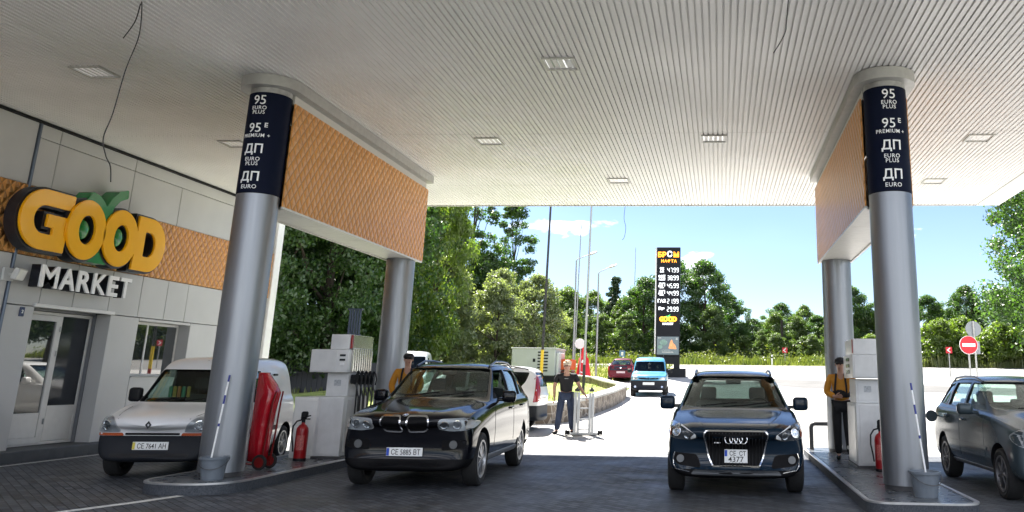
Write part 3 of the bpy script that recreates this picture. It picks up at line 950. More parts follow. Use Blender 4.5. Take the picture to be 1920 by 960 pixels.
lf = [(14.66, 4.56), (14.86, 4.83), (15.05, 4.80), (15.20, 4.70), (15.27, 4.62), (15.36, 4.80), (15.55, 4.98), (15.80, 5.06), (15.82, 4.89), (15.62, 4.80), (15.48, 4.64), (15.40, 4.40), (15.33, 4.1), (15.22, 4.1), (15.10, 4.45), (14.9, 4.5)]
g = G(); g.prism(rpoly(S(lf), 0.03, 2), 'yz', 0.10, 0.40, bev=0.01); g.build('leaf', GREENA, sign)
g = G(); g.prism(S([(14.98, 3.52), (15.28, 3.90), (15.56, 3.52)]), 'yz', 0.10, 0.38, bev=0.01); g.build('leaf', GREENA, sign)
for cy in (14.83, 15.75):
    g = G(); g.sphere((0.34, cy - 15.2 - 0.02, 4.09 - 3.5), 0.17, (0.5, 0.85, 1.1), 20); g.build('green_drop', GREENA, sign)
g = G()
for yy in (13.9, 14.5, 15.1, 15.9, 16.6): g.mm((-0.0, yy - 15.2 - 0.03, 0.3), (0.145, yy - 15.2 + 0.03, 0.36))
g.build('bracket', GALV, sign)

msign = empty('letter_sign', (WX, 15.1, 3.15), 0, 'row of white block letters spelling MARKET below the amber sign', 'shop sign')
TW = 0.39
yy = 14.02
for ch, wd in zip('MARKET', (0.46, 0.42, 0.39, 0.41, 0.33, 0.36)):
    for (m, x0, x1, bold, nm) in ((LETTER, 0.335, 0.365, 0.012, 'letter'), (SIDE, 0.16, 0.332, 0.012, 'letter_side')):
        me = text_mesh(ch, 0.56, ext=(x1 - x0) / 2, bold=bold)
        xs = [v.co.x for v in me.vertices]; zs = [v.co.y for v in me.vertices]
        sx = (wd - 0.05) / (max(xs) - min(xs)); sz = TW / (max(zs) - min(zs))
        cx, cz = (max(xs) + min(xs)) / 2, (max(zs) + min(zs)) / 2
        me.transform(Matrix.Translation(((x0 + x1) / 2, yy + wd / 2 - 15.1, 0.0)) @ EAST @ Matrix.Diagonal((sx, sz, 1, 1)) @ Matrix.Translation((-cx, -cz, 0)))
        par = msign if nm == 'letter' else lt
        lt_ = obj_from_mesh(nm, me, par, [m])
        if nm == 'letter': lt = lt_
    yy += wd
# floodlight left of the letters
g = G(); g.mm((WX + 0.01, 13.62, 3.02), (WX + 0.05, 13.84, 3.24)); g.cyl((WX + 0.05, 13.74, 3.13), (WX + 0.2, 13.74, 3.13), 0.02)
g.box((WX + 0.24, 13.72, 3.13), (0.10, 0.24, 0.2), rot=(0, 0.3, 0.2), bev=0.015)
g.build('floodlight', mat('grey_lamp', (0.62, 0.63, 0.62), 0.3), label='small pale floodlight bracketed left of the white letters', cat='floodlight')
# rounded black bin at the picture's left edge
g = G(); g.lathe([(0.0, 0.0), (0.24, 0.0), (0.26, 0.75), (0.26, 0.77)], 24); 
bn = g.build('litter_bin', mat('bin_black', (0.015, 0.016, 0.02), 0.35), label='black round litter bin with grey lid at the left edge', cat='bin')
g = G(); g.lathe([(0.27, 0.77), (0.27, 0.83), (0.2, 0.96), (0.08, 1.03), (0.0, 1.04)], 24); g.build('lid', TRIMG, bn)
bn.location = (-11.9, 13.25, 0.2)
# ================================================================= PUMPS AND ISLAND EQUIPMENT
HOSE = mat('hose_rubber', (0.012, 0.012, 0.013), 0.45)
SCREEN = mat('display_glass', (0.02, 0.025, 0.03), 0.12)
SEAM = mat('seam_black', (0.02, 0.02, 0.02), 0.7)
def pump(x, y, side, label, cabinet):
    """fuel dispenser; side=+1: hoses seen on its +X side"""
    r = empty('fuel_pump', (x, y, 0.147), 0, label, 'fuel pump', 'fuel pumps on the islands')
    w = 0.46; D = 1.0; hx = w / 2
    g = G(); g.mm((-hx - 0.02, -0.02, 0), (hx + 0.02, D + 0.02, 0.04)); g.build('plinth', mat('dark_base', (0.05, 0.05, 0.055), 0.5), r)
    g = G()
    g.mm((-hx, 0, 0.042), (hx, D, 1.01), bev=0.012, seg=2)
    g.mm((-hx - 0.008, 0.10, 0.10), (-hx + 0.004, D - 0.1, 0.96), bev=0.004); g.mm((hx - 0.004, 0.10, 0.10), (hx + 0.008, D - 0.1, 0.96), bev=0.004)
    g.mm((-hx + 0.05, -0.008, 0.08), (hx - 0.004, 0.004, 0.985), bev=0.004)
    g.build('base_cabinet', OFFW, r)
    if cabinet:
        g = G(); g.mm((-hx - 0.43, 0.03, 0.0), (-hx - 0.006, D - 0.06, 1.0), bev=0.012, seg=2); g.mm((-hx - 0.40, 0.022, 0.05), (-hx - 0.03, 0.032, 0.95), bev=0.004)
        g.build('side_cabinet', WHITEP, r)
    g = G(); g.mm((-hx + 0.03, 0.18, 1.012), (hx - 0.04, D - 0.18, 1.405), bev=0.01); g.mm((-hx + 0.07, 0.172, 1.05), (hx - 0.08, 0.184, 1.38), bev=0.004)
    nk = g.build('neck', OFFW, r)
    g = G(); g.box((-0.0, 0.168, 1.24), (0.12, 0.006, 0.10)); g.build('notice', mat('faded_notice', (0.42, 0.44, 0.47), 0.6, noise=0.4, nscale=60), nk)
    hl = -hx - 0.21 if cabinet else -hx - 0.03
    hr = hx + 0.0 if cabinet else hx + 0.06
    g = G(); g.mm((hl, -0.02, 1.415), (hr, D + 0.02, 1.80), bev=0.014, seg=2)
    g.mm((hl + 0.03, -0.028, 1.435), (hr - 0.20, -0.014, 1.78), bev=0.004)
    hd = g.build('display_head', OFFW, r)
    g = G()
    if cabinet:
        for k in range(2): g.box((hr - 0.10, -0.026, 1.70 - k * 0.075), (0.10, 0.014, 0.035), bev=0.003)
    for k in range(3):
        for s in (-1, 1):
            xx = hl - 0.004 if s < 0 else hr + 0.004
            g.box((xx, 0.5, 1.72 - k * 0.10), (0.014, 0.34, 0.06), bev=0.003)
    g.build('display', SCREEN, hd)
    g = G(); g.box((hr - 0.10, -0.026, 1.555), (0.075, 0.016, 0.045), bev=0.003); g.build('keypad', LETTER, hd)
    g = G(); g.mm((hl + 0.3 if cabinet else -hx + 0.0, 0.05, 1.805), (hr - 0.03 if cabinet else hx - 0.03, D - 0.05, 2.06), bev=0.012, seg=2)
    tp = g.build('top_box', OFFW, r)
    g = G(); g.mm((hx - 0.02 if cabinet else -hx - 0.014, 0.06, 1.82), (hx + 0.006 if cabinet else -hx - 0.004, 0.10, 2.05))
    g.build('red_edge', RED, tp)
    # louvred hose guard on the visible long side
    for s in (1,):
        xs = s * (hx + (0.015 if cabinet else 0.075))
        g = G()
        g.mm((xs - 0.004, 0.10, 1.43), (xs + 0.004, D - 0.06, 2.05))
        for k in range(9):
            g.mm((xs - 0.004 + s * 0.012, 0.12 + k * 0.092, 1.44), (xs + 0.004 + s * 0.012, 0.17 + k * 0.092, 1.83), bev=0.003)
        g.build('hose_guard', mat('guard_mirror', (0.62, 0.63, 0.60), 0.12, 0.75), r)
        for k in range(5):
            y0 = 0.16 + k * 0.17
            xo = s * (hx + 0.05)
            g = G()
            g.box((xo + s * 0.0, y0, 1.30), (0.09, 0.06, 0.16), bev=0.015)
            g.box((xo + s * 0.055, y0 - 0.01, 1.33), (0.05, 0.045, 0.24), rot=(0, s * 0.25, 0), bev=0.015)
            g.tube([(xo + s * 0.05, y0, 1.42), (xo + s * 0.11, y0, 1.40), (xo + s * 0.135, y0 + 0.01, 1.30), (xo + s * 0.12, y0 + 0.01, 1.20)], 0.012, 6)
            nz_ = g.build('nozzle', BLACKPL, r)
            g = G()
            sag = 0.10 + 0.07 * ((k * 7) % 3)
            g.tube([(xo + s * 0.05, y0, 1.24), (xo + s * (0.11 + 0.01 * k), y0 + 0.02, 1.0), (xo + s * (0.11 + 0.012 * (k % 3)), y0 + 0.05, 0.6), (xo + s * 0.09, y0 + 0.07, sag + 0.04), (xo + s * 0.06, y0 + 0.10, sag), (xo + s * 0.045, y0 + 0.12, sag + 0.06), (xo + s * 0.03, y0 + 0.12, 0.7), (xo + s * 0.02, y0 + 0.12, 1.40)], 0.015, 7)
            g.build('hose', HOSE, nz_)
        g = G()
        for z in (0.32, 0.52): g.box((s * (hx + 0.07), 0.52, z), (0.02, 0.75, 0.02))
        g.build('hose_rail', BLACKPL, r)
    return r
pl = pump(-6.645, 14.55, 1, 'white fuel pump with a row of black hoses left of the black suv', True)
pr_ = pump(2.45, 14.55, -1, 'white stacked fuel pump partly hidden by the right column', False)
# vent pipes standing on the left pump
g = G()
for k in range(5): g.cyl((-6.67 + k * 0.047, 15.0, 2.208), (-6.67 + k * 0.047, 15.0, 2.66), 0.019, n=10)
g.box((-6.576, 15.0, 2.67), (0.26, 0.10, 0.025), bev=0.006)
g.box((-6.576, 15.0, 2.22), (0.24, 0.09, 0.02), bev=0.004)
g.build('vapour_pipes', mat('blue_grey_pipe', (0.05, 0.07, 0.11), 0.4, 0.3), label='bundle of blue grey pipes standing on top of the left fuel pump', cat='pipes')

def extinguisher(loc, rz, label):
    r = empty('fire_extinguisher', loc, rz, label, 'fire extinguisher', 'fire extinguishers on the pump islands')
    g = G(); g.lathe([(0.0, 0.0), (0.092, 0.0), (0.098, 0.02), (0.098, 0.46), (0.09, 0.51), (0.06, 0.555), (0.028, 0.575), (0.028, 0.60), (0, 0.60)], 28)
    b = g.build('cylinder', RED, r)
    g = G(); g.lathe([(0.1, 0.0), (0.102, 0.03), (0.0985, 0.04)], 24); g.build('foot_ring', BLACKPL, r)
    # instruction label wrapped on the front
    bm = bmesh.new(); vs = []
    for k in range(9):
        a = -PI / 2 + (k - 4) * 0.16
        vs.append((bm.verts.new((0.0992 * math.cos(a), 0.0992 * math.sin(a), 0.17)), bm.verts.new((0.0992 * math.cos(a), 0.0992 * math.sin(a), 0.40))))
    for a, c in zip(vs, vs[1:]): bm.faces.new((a[0], c[0], c[1], a[1]))
    me = bpy.data.meshes.new('label'); bm.to_mesh(me); bm.free()
    obj_from_mesh('instruction_label', me, b, [mat('ext_label', (0.42, 0.10, 0.09), 0.4, noise=0.5, nscale=70)])
    g = G(); g.cyl((0, 0, 0.60), (0, 0, 0.66), 0.03); g.box((0.03, 0, 0.69), (0.16, 0.035, 0.02), rot=(0, -0.25, 0), bev=0.005); g.box((0.03, 0, 0.655), (0.15, 0.03, 0.02), bev=0.005); g.box((0.01, 0, 0.72), (0.10, 0.10, 0.11), bev=0.02)
    g.build('valve', BLACKPL, r)
    g = G(); g.tube([(-0.03, 0, 0.64), (-0.10, -0.01, 0.62), (-0.15, -0.02, 0.54), (-0.155, -0.02, 0.40), (-0.125, -0.02, 0.25), (-0.112, -0.02, 0.14)], 0.013, 8); g.build('hose', HOSE, r)
    return r
extinguisher((-6.93, 14.22, 0.147), 0.25, 'red fire extinguisher in front of the left pump')
extinguisher((2.53, 14.20, 0.147), -0.3, 'red fire extinguisher between the right pump and the right column')

# covered wheeled extinguisher behind the left column
r = empty('covered_trolley', (-6.90, 12.85, 0.147), 0.0, 'wheeled fire trolley under a glossy red cover behind the left column', 'fire trolley')
bm = bmesh.new()
secs = [(0.12, 0.20, 0.15, 0.0), (0.35, 0.215, 0.165, 0.0), (0.62, 0.225, 0.175, 0.0), (0.90, 0.24, 0.18, 0.02), (1.10, 0.255, 0.185, 0.045), (1.22, 0.21, 0.16, 0.01), (1.36, 0.12, 0.11, -0.05), (1.395, 0.105, 0.095, -0.055)]
rings = []
rr = random.Random(3)
for z, rx, ry, ox in secs:
    ring = []
    for k in range(28):
        a = 2 * PI * k / 28
        f = 1 + 0.035 * math.sin(5 * a + z * 6) + 0.02 * math.sin(9 * a - z * 9) + rr.uniform(-.012, .012)
        c, s_ = math.cos(a), math.sin(a)
        q = (abs(c) ** 3 + abs(s_) ** 3) ** (-1 / 3)
        ring.append(bm.verts.new((ox + 0.64 * rx * c * f * q * 0.92, ry * s_ * f * q * 0.92, z)))
    rings.append(ring)
for a, b in zip(rings, rings[1:]):
    for k in range(28): bm.faces.new((a[k], a[(k + 1) % 28], b[(k + 1) % 28], b[k]))
bm.faces.new(rings[0][::-1]); bm.faces.new(rings[-1])
me = bpy.data.meshes.new('cover'); bm.to_mesh(me); bm.free()
co = obj_from_mesh('cover', me, r, [mat('red_tarpaulin', (0.42, 0.008, 0.018), 0.18, noise=0.1, nscale=6, bump=0.5, bscale=9, coat=0.3)])
for p in me.polygons: p.use_smooth = True
g = G()
for s in (-1, 1):
    g.tube([(0.12, s * 0.13, 0.06), (0.155, s * 0.13, 0.5), (0.185, s * 0.12, 0.95), (0.215, s * 0.10, 1.12)], 0.013, 7)
g.tube([(-0.2, -0.14, 0.10), (0.17, -0.14, 0.06)], 0.012, 6); g.tube([(-0.2, 0.14, 0.10), (0.17, 0.14, 0.06)], 0.012, 6)
g.tube([(-0.2, -0.14, 0.10), (-0.22, -0.14, 0.03)], 0.012, 6)
g.build('trolley_frame', mat('dark_red_tube', (0.16, 0.006, 0.006), 0.35), r)
for s in (-1, 1):
    M = Matrix.Translation((0.11, s * 0.15, 0.11)) @ Matrix.Rotation(PI / 2, 4, 'X')
    g = G(); g.lathe([(0.075, -0.022), (0.105, -0.018), (0.112, 0), (0.105, 0.018), (0.075, 0.022)], 24, M=M, close=True)
    w = g.build('wheel', RUBBER, r)
    g = G(); g.lathe([(0.0, -0.012), (0.074, -0.012), (0.074, 0.012), (0, 0.012)], 20, M=M); g.build('hub', mat('dark_red_tube', (0.16, 0.006, 0.006), 0.35), w)

def bucket(loc, label, h=0.29, r0=0.135, r1=0.175):
    r = empty('bucket', loc, 0.3, label, 'bucket', 'grey buckets standing on the islands')
    g = G(); g.lathe([(0.0, 0.0), (r0, 0.0), (r1 - 0.006, h - 0.03), (r1 + 0.012, h - 0.03), (r1 + 0.014, h), (r1 - 0.006, h), (r0 - 0.008, 0.012), (0, 0.012)], 36)
    g.build('pail', mat('bucket_grey', (0.14, 0.165, 0.195), 0.38, noise=0.1), r)
    g = G(); g.tube([((r1 + 0.016) * math.cos(a), (r1 + 0.016) * math.sin(a) - 0.0, h - 0.015 - 0.15 * math.sin(a) * (1 if 0 < a < PI else -1)) if False else ((r1 + 0.016) * math.cos(a), -(r1 + 0.02) * abs(math.sin(a)), h - 0.02 - 0.13 * math.sin(a)) for a in [PI * k / 16 for k in range(17)]], 0.005, 6)
    g.build('bucket_handle', mat('dark_rail', (0.10, 0.10, 0.105), 0.4, 0.5), r)
    g = G(); g.lathe([(0.0, h * 0.62), (r0 + (r1 - r0) * 0.62 - 0.012, h * 0.62)], 24); g.build('wash_water', mat('dirty_water', (0.05, 0.055, 0.06), 0.05), r)
    return r
def mop(p0, p1, label):
    r = empty('window_squeegee', p0, 0, label, 'squeegee', 'long handled squeegees in the buckets')
    d = Vector(p1) - Vector(p0)
    g = G(); g.cyl((0, 0, 0), d, 0.0115, n=10); g.build('handle', LETTER, r)
    g = G()
    for a, b in ((0.93, 1.0), (0.70, 0.79), (0.47, 0.50)): g.cyl(d * a, d * b, 0.0125, n=10)
    g.build('blue_grip', mat('blue_grip', (0.02, 0.03, 0.22), 0.4), r)
    g = G(); g.box((0, 0, 0.0), (0.16, 0.03, 0.04), bev=0.01); g.build('blade', BLACKPL, r)
bucket((-6.80, 11.55, 0.147), 'grey bucket at the foot of the left front column')
mop((-6.87, 11.56, 0.22), (-6.79, 11.62, 1.50), 'white and blue squeegee pole leaning on the left front column')
bucket((2.52, 11.23, 0.147), 'grey bucket at the foot of the right front column', 0.30, 0.14, 0.185)
mop((2.56, 11.25, 0.22), (2.455, 11.42, 1.50), 'white and blue squeegee pole leaning on the right front column')
# ================================================================= VEHICLES
def paint(name, col, metal=0.0, rough=0.2, coat=0.0):
    return mat(name, col, rough, metal, coat=coat, noise=0.03, nscale=2, spec=0.3)
GLASS = glass_mat('car_glass', (0.84, 0.93, 0.90), 0.0, 0.90)
PRIV = glass_mat('privacy_glass', (0.42, 0.48, 0.47), 0.0, 0.72)
LAMPG = glass_mat('lamp_glass', (0.97, 0.99, 1.0), 0.02, 0.92)
LAMPD = mat('lamp_bowl', (0.40, 0.41, 0.43), 0.3, 0.2)
FOGL = mat('fog_glass', (0.10, 0.105, 0.11), 0.3, 0.2)
AMBERL = mat('amber_lamp', (0.40, 0.085, 0.03), 0.2, coat=0.6)
REDL = mat('red_lamp', (0.32, 0.008, 0.010), 0.18, coat=0.8)
SEATM = mat('seat_cloth', (0.035, 0.036, 0.04), 0.85, noise=0.15, nscale=30)
PLATEW = mat('plate_white', (0.75, 0.76, 0.76), 0.35)
PLATEK = mat('plate_black', (0.01, 0.01, 0.012), 0.5)
BLUEB = mat('plate_blue', (0.01, 0.06, 0.42), 0.4)
GREYPL = mat('grey_plastic', (0.012, 0.014, 0.019), 0.6, bump=0.08, bscale=250, spec=0.25)
SILVR = mat('alloy_silver', (0.30, 0.31, 0.33), 0.3, 0.8)
GRB = mat('grille_black', (0.004, 0.004, 0.005), 0.6, spec=0.12)
RIMBK = mat('rim_dark', (0.03, 0.03, 0.032), 0.5)

def car_rows(c):
    L, hw, H = c['L'], c['W'] / 2, c['H']
    zb, zn, zc, yc, yr, zbel, wt = c['zb'], c['zn'], c['zc'], c['yc'], c['yr'], c['zbelt'], c['wt']
    yre, ytg = c['yre'], c['ytg']
    nb = c.get('nose_bow', 0.2)
    R = []
    def row(y, zb_, z1, z2, zs, zt, d, wb, w1, w2, ws, wg, wt_, bow):
        R.append((y, zb_, z1, z2, zs, zt, d, wb * hw, w1 * hw, w2 * hw, ws * hw, wg * hw, wt_ * hw, bow))
    row(0.0, zb + .10, .42, .58, zn - .20, zn - .13, .03, .62, .74, .77, .71, .64, .42, nb)
    row(0.045, zb + .02, .40, .62, zn - .08, zn - .025, .03, .80, .90, .91, .86, .79, .60, nb * .85)
    row(0.20, zb, .40, .64, zn - .03, zn + .035, .03, .87, .965, .975, .92, .85, .66, nb * .5)
    ym = c.get('ym', 0.55 * yc)
    row(ym, zb, .42, .66, zn + (zbel - zn) * .35, zn + (zc - zn) * .62, .035, .89, .99, 1, .95, .885, .74, .05)
    row(yc - .10, zb, .42, .68, zbel - .035, zc - .01, .04, .89, .99, 1, .965, .90, .78, .10)
    row(yc + .06, zb, .42, .68, zbel - .02, zc + .07, .05, .89, .99, 1, .965, .90, .80, .10)
    row(yr - .07, zb, .42, .68, zbel, H - .13, .085, .89, .99, 1, .97, .905, wt + .03, .10)
    row(yr + .18, zb, .42, .68, zbel, H - .035, .085, .89, .99, 1, .97, .905, wt, .05)
    row((yr + yre) / 2, zb, .42, .68, zbel + .01, H, .085, .89, .99, 1, .97, .905, wt, 0)
    row(yre - .25, zb, .42, .68, zbel + .02, H - c.get('rdrop', .04), .085, .89, .99, 1, .965, .90, wt - .01, -.02)
    row(yre, zb, .42, .68, zbel + .025, H - c.get('rdrop', .04) - .10, .085, .89, .985, .99, .955, .885, wt - .05, -.06)
    row(ytg, zb, .42, .68, zbel + .02, zbel + .13, .05, .88, .97, .98, .94, .87, .74, -.09)
    row(L - .06, zb + .02, .42, .66, zbel - .12, zbel - .05, .04, .84, .94, .95, .91, .85, .70, -.10)
    row(L, zb + .12, .44, .62, zbel - .22, zbel - .15, .03, .70, .84, .86, .80, .74, .5, -.12)
    return R

def ring(r, inset=0.0, floor=None):
    y, zb, z1, z2, zs, zt, d, wb, w1, w2, ws, wg, wt, bow = r
    i = inset
    pts = [(0, zb), (.6 * wb, zb), (wb, zb + .01), (w1, z1), (w2, z2), (ws, zs), (wg, zs + (.03 if zt - zs > .2 else .012)),
           ((wg + wt) / 2 + .02, zs + (zt - d - zs) * .55), (wt, zt - d), (wt * .88, zt - d * .28), (wt * .5, zt - .012), (0, zt)]
    if floor is not None:
        pts = [(0, floor), (.6 * wb, floor), (wb - .1, floor + .01), (w1 - .12, (floor + zs) / 2), (w2 - .10, zs - .06), (ws - .085, zs), (wg - .05, zs + .03),
               ((wg + wt) / 2 - .025, zs + (zt - d - zs) * .55), (wt - .04, zt - d - .02), (wt * .88 - .03, zt - d * .28 - .035), (wt * .5, zt - .05), (0, zt - .05)]
    wm = max(w2, .1)
    R_ = [(x, y + bow * (x / wm) ** 2, z) for x, z in pts]
    Lf = [(-x, yy, z) for x, yy, z in R_[1:-1]]
    return R_ + Lf[::-1]

def loft(rows, inset=0.0, floor=None):
    bm = bmesh.new()
    rings = [[bm.verts.new(p) for p in ring(r, inset, floor)] for r in rows]
    n = len(rings[0])
    for a, b in zip(rings, rings[1:]):
        for k in range(n):
            bm.faces.new((a[k], b[k], b[(k + 1) % n], a[(k + 1) % n]))
    for rg, flip in ((rings[0], False), (rings[-1], True)):
        R_ = rg[:12]; Lf = [rg[0]] + rg[:11:-1] + [rg[11]]
        for k in range(11):
            vs = [R_[k], R_[k + 1], Lf[k + 1], Lf[k]]
            u = []
            for v in vs:
                if v not in u: u.append(v)
            bm.faces.new(u[::-1] if flip else u)
    bmesh.ops.recalc_face_normals(bm, faces=bm.faces)
    return bm

def evaluated(bm, mods, mats=()):
    """bmesh -> temporary object with modifiers -> evaluated mesh"""
    me = bpy.data.meshes.new('tmp'); bm.to_mesh(me); bm.free()
    o = obj_from_mesh('tmp', me, None, mats)
    extra = []
    for kind, arg in mods:
        if kind == 'subsurf':
            m = o.modifiers.new('s', 'SUBSURF'); m.levels = arg; m.render_levels = arg
        elif kind == 'cut':
            m = o.modifiers.new('b', 'BOOLEAN'); m.operation = 'DIFFERENCE'; m.solver = 'EXACT'; m.object = arg; m.material_mode = 'TRANSFER'
            extra.append(arg)
    dg = bpy.context.evaluated_depsgraph_get(); dg.update()
    res = bpy.data.meshes.new_from_object(o.evaluated_get(dg))
    bpy.data.objects.remove(o)
    for e in extra:
        bpy.data.objects.remove(e)
    return res

def cutter(bm, m):
    me = bpy.data.meshes.new('cutter'); bm.to_mesh(me); bm.free()
    return obj_from_mesh('cutter', me, None, [m])

def prism_bm(poly, plane, d0, d1):
    g = G(); g.prism(poly, plane, d0, d1)
    return g.bm

class Surf:
    def __init__(s, me):
        s.bm = bmesh.new(); s.bm.from_mesh(me)
        s.t = BVHTree.FromBMesh(s.bm)
    def hit(s, axis, u, v):
        if axis == 'front': o, d = Vector((u, -3, v)), Vector((0, 1, 0))
        elif axis == 'rear': o, d = Vector((u, 12, v)), Vector((0, -1, 0))
        elif axis == 'right': o, d = Vector((3, u, v)), Vector((-1, 0, 0))
        elif axis == 'left': o, d = Vector((-3, u, v)), Vector((1, 0, 0))
        else: o, d = Vector((u, v, 5)), Vector((0, 0, -1))
        h = s.t.ray_cast(o, d)
        if h[0] is None:
            c = Vector((u, 0.3, v)) if axis == 'front' else Vector((u, 4, v)) if axis == 'rear' else Vector((0.8, u, v)) if axis == 'right' else Vector((-0.8, u, v)) if axis == 'left' else Vector((u, v, 1))
            h = s.t.find_nearest(c)
        return h[0], h[1]
    def patch(s, name, poly, axis, off, th, m, parent, cuts=3, hole=None, smooth=40, normal=True):
        """a plate that follows the body: polygon seen along an axis, laid on the skin"""
        bm = bmesh.new()
        loops = [poly] + ([hole] if hole else [])
        flat = [p for lp in loops for p in lp]
        vs = [bm.verts.new((u, v, 0)) for u, v in flat]
        for t in tessellate_polygon([[Vector((u, v, 0)) for u, v in lp] for lp in loops]):
            try: bm.faces.new([vs[i] for i in t])
            except ValueError: pass
        for _ in range(cuts):
            es = [e for e in bm.edges if e.calc_length() > 0.07]
            if not es: break
            bmesh.ops.subdivide_edges(bm, edges=es, cuts=1)
            bmesh.ops.triangulate(bm, faces=bm.faces[:])
        ax = {'front': Vector((0, -1, 0)), 'rear': Vector((0, 1, 0)), 'right': Vector((1, 0, 0)), 'left': Vector((-1, 0, 0)), 'top': Vector((0, 0, 1))}[axis]
        bmesh.ops.recalc_face_normals(bm, faces=bm.faces)
        bm.verts.ensure_lookup_table()
        inner = {}
        base = list(bm.verts); bfaces = list(bm.faces)
        if bfaces and (bfaces[0].normal.z < 0): bmesh.ops.reverse_faces(bm, faces=bfaces)
        for v in base:
            p, n = s.hit(axis, v.co.x, v.co.y)
            if n.dot(ax) < 0.15: n = (n + ax).normalized()
            v.co = p + n * off
            inner[v] = p + n * (off - th)
        if sum(f.normal.copy().dot(ax) if not f.normal_update() else 0 for f in bfaces) < 0:
            bmesh.ops.reverse_faces(bm, faces=bfaces)
        if th:
            nv = {v: bm.verts.new(inner[v]) for v in base}
            bedges = [(e, e.link_faces[0]) for e in bm.edges if len(e.link_faces) == 1]
            for f in bfaces: bm.faces.new([nv[v] for v in reversed(f.verts)])
            for e, f in bedges:
                vs_ = list(f.verts)
                a, b = e.verts
                if vs_[(vs_.index(a) + 1) % len(vs_)] is not b: a, b = b, a
                bm.faces.new((b, a, nv[a], nv[b]))
        me = bpy.data.meshes.new(name); bm.to_mesh(me); bm.free()
        o = obj_from_mesh(name, me, parent, [m])
        for p in me.polygons: p.use_smooth = True
        me.set_sharp_from_angle(angle=math.radians(smooth))
        return o

def mirx(poly): return [(-u, v) for u, v in poly][::-1]

def wheel(parent, x, y, R, w, spokes, rim_m, outer):
    """outer = +1/-1: which side the face looks to"""
    M = Matrix.Translation((x, y, R)) @ Matrix.Rotation(outer * PI / 2, 4, 'Y')
    h = w / 2; rr = R * 0.70
    g = G()
    g.lathe([(rr, -h * .85), (R * .86, -h), (R * .97, -h * .86), (R, -h * .6), (R, h * .6), (R * .97, h * .86), (R * .86, h), (rr, h * .85), (rr - .02, h * .6), (rr - .02, -h * .6)], 48, M=M, close=True)
    t = g.build('wheel', RUBBER, parent)
    g = G()
    g.lathe([(rr + .006, h * .80), (rr + .004, h * .92), (rr - .022, h * .90), (rr - .035, h * .70), (rr - .035, h * .3), (rr + .002, h * .2)], 40, M=M, close=True)
    for k in range(spokes):
        a = 2 * PI * k / spokes
        b = bmesh.new()
        bmesh.ops.create_cube(b, size=1)
        bmesh.ops.scale(b, vec=(rr - .05, rr * (0.30 if spokes <= 6 else 0.17), .03), verts=b.verts)
        for v in b.verts:
            if v.co.x < 0: v.co.y *= .75; v.co.z += .012
        bmesh.ops.bevel(b, geom=b.edges[:], offset=.008, segments=1, affect='EDGES')
        g._merge(b, 0, M @ Matrix.Rotation(a, 4, 'Z') @ Matrix.Translation(((rr - .02) / 2 + .015, 0, h * .62)))
    g.lathe([(0, h * .82), (R * .14, h * .80), (R * .17, h * .6), (R * .17, h * .3)], 20, M=M)
    g.build('rim', rim_m, t)
    g = G(); g.lathe([(0, h * .25), (rr - .03, h * .25), (rr - .03, h * .1), (0, h * .1)], 24, M=M); g.build('brake_disc', RIMBK, t)
    return t

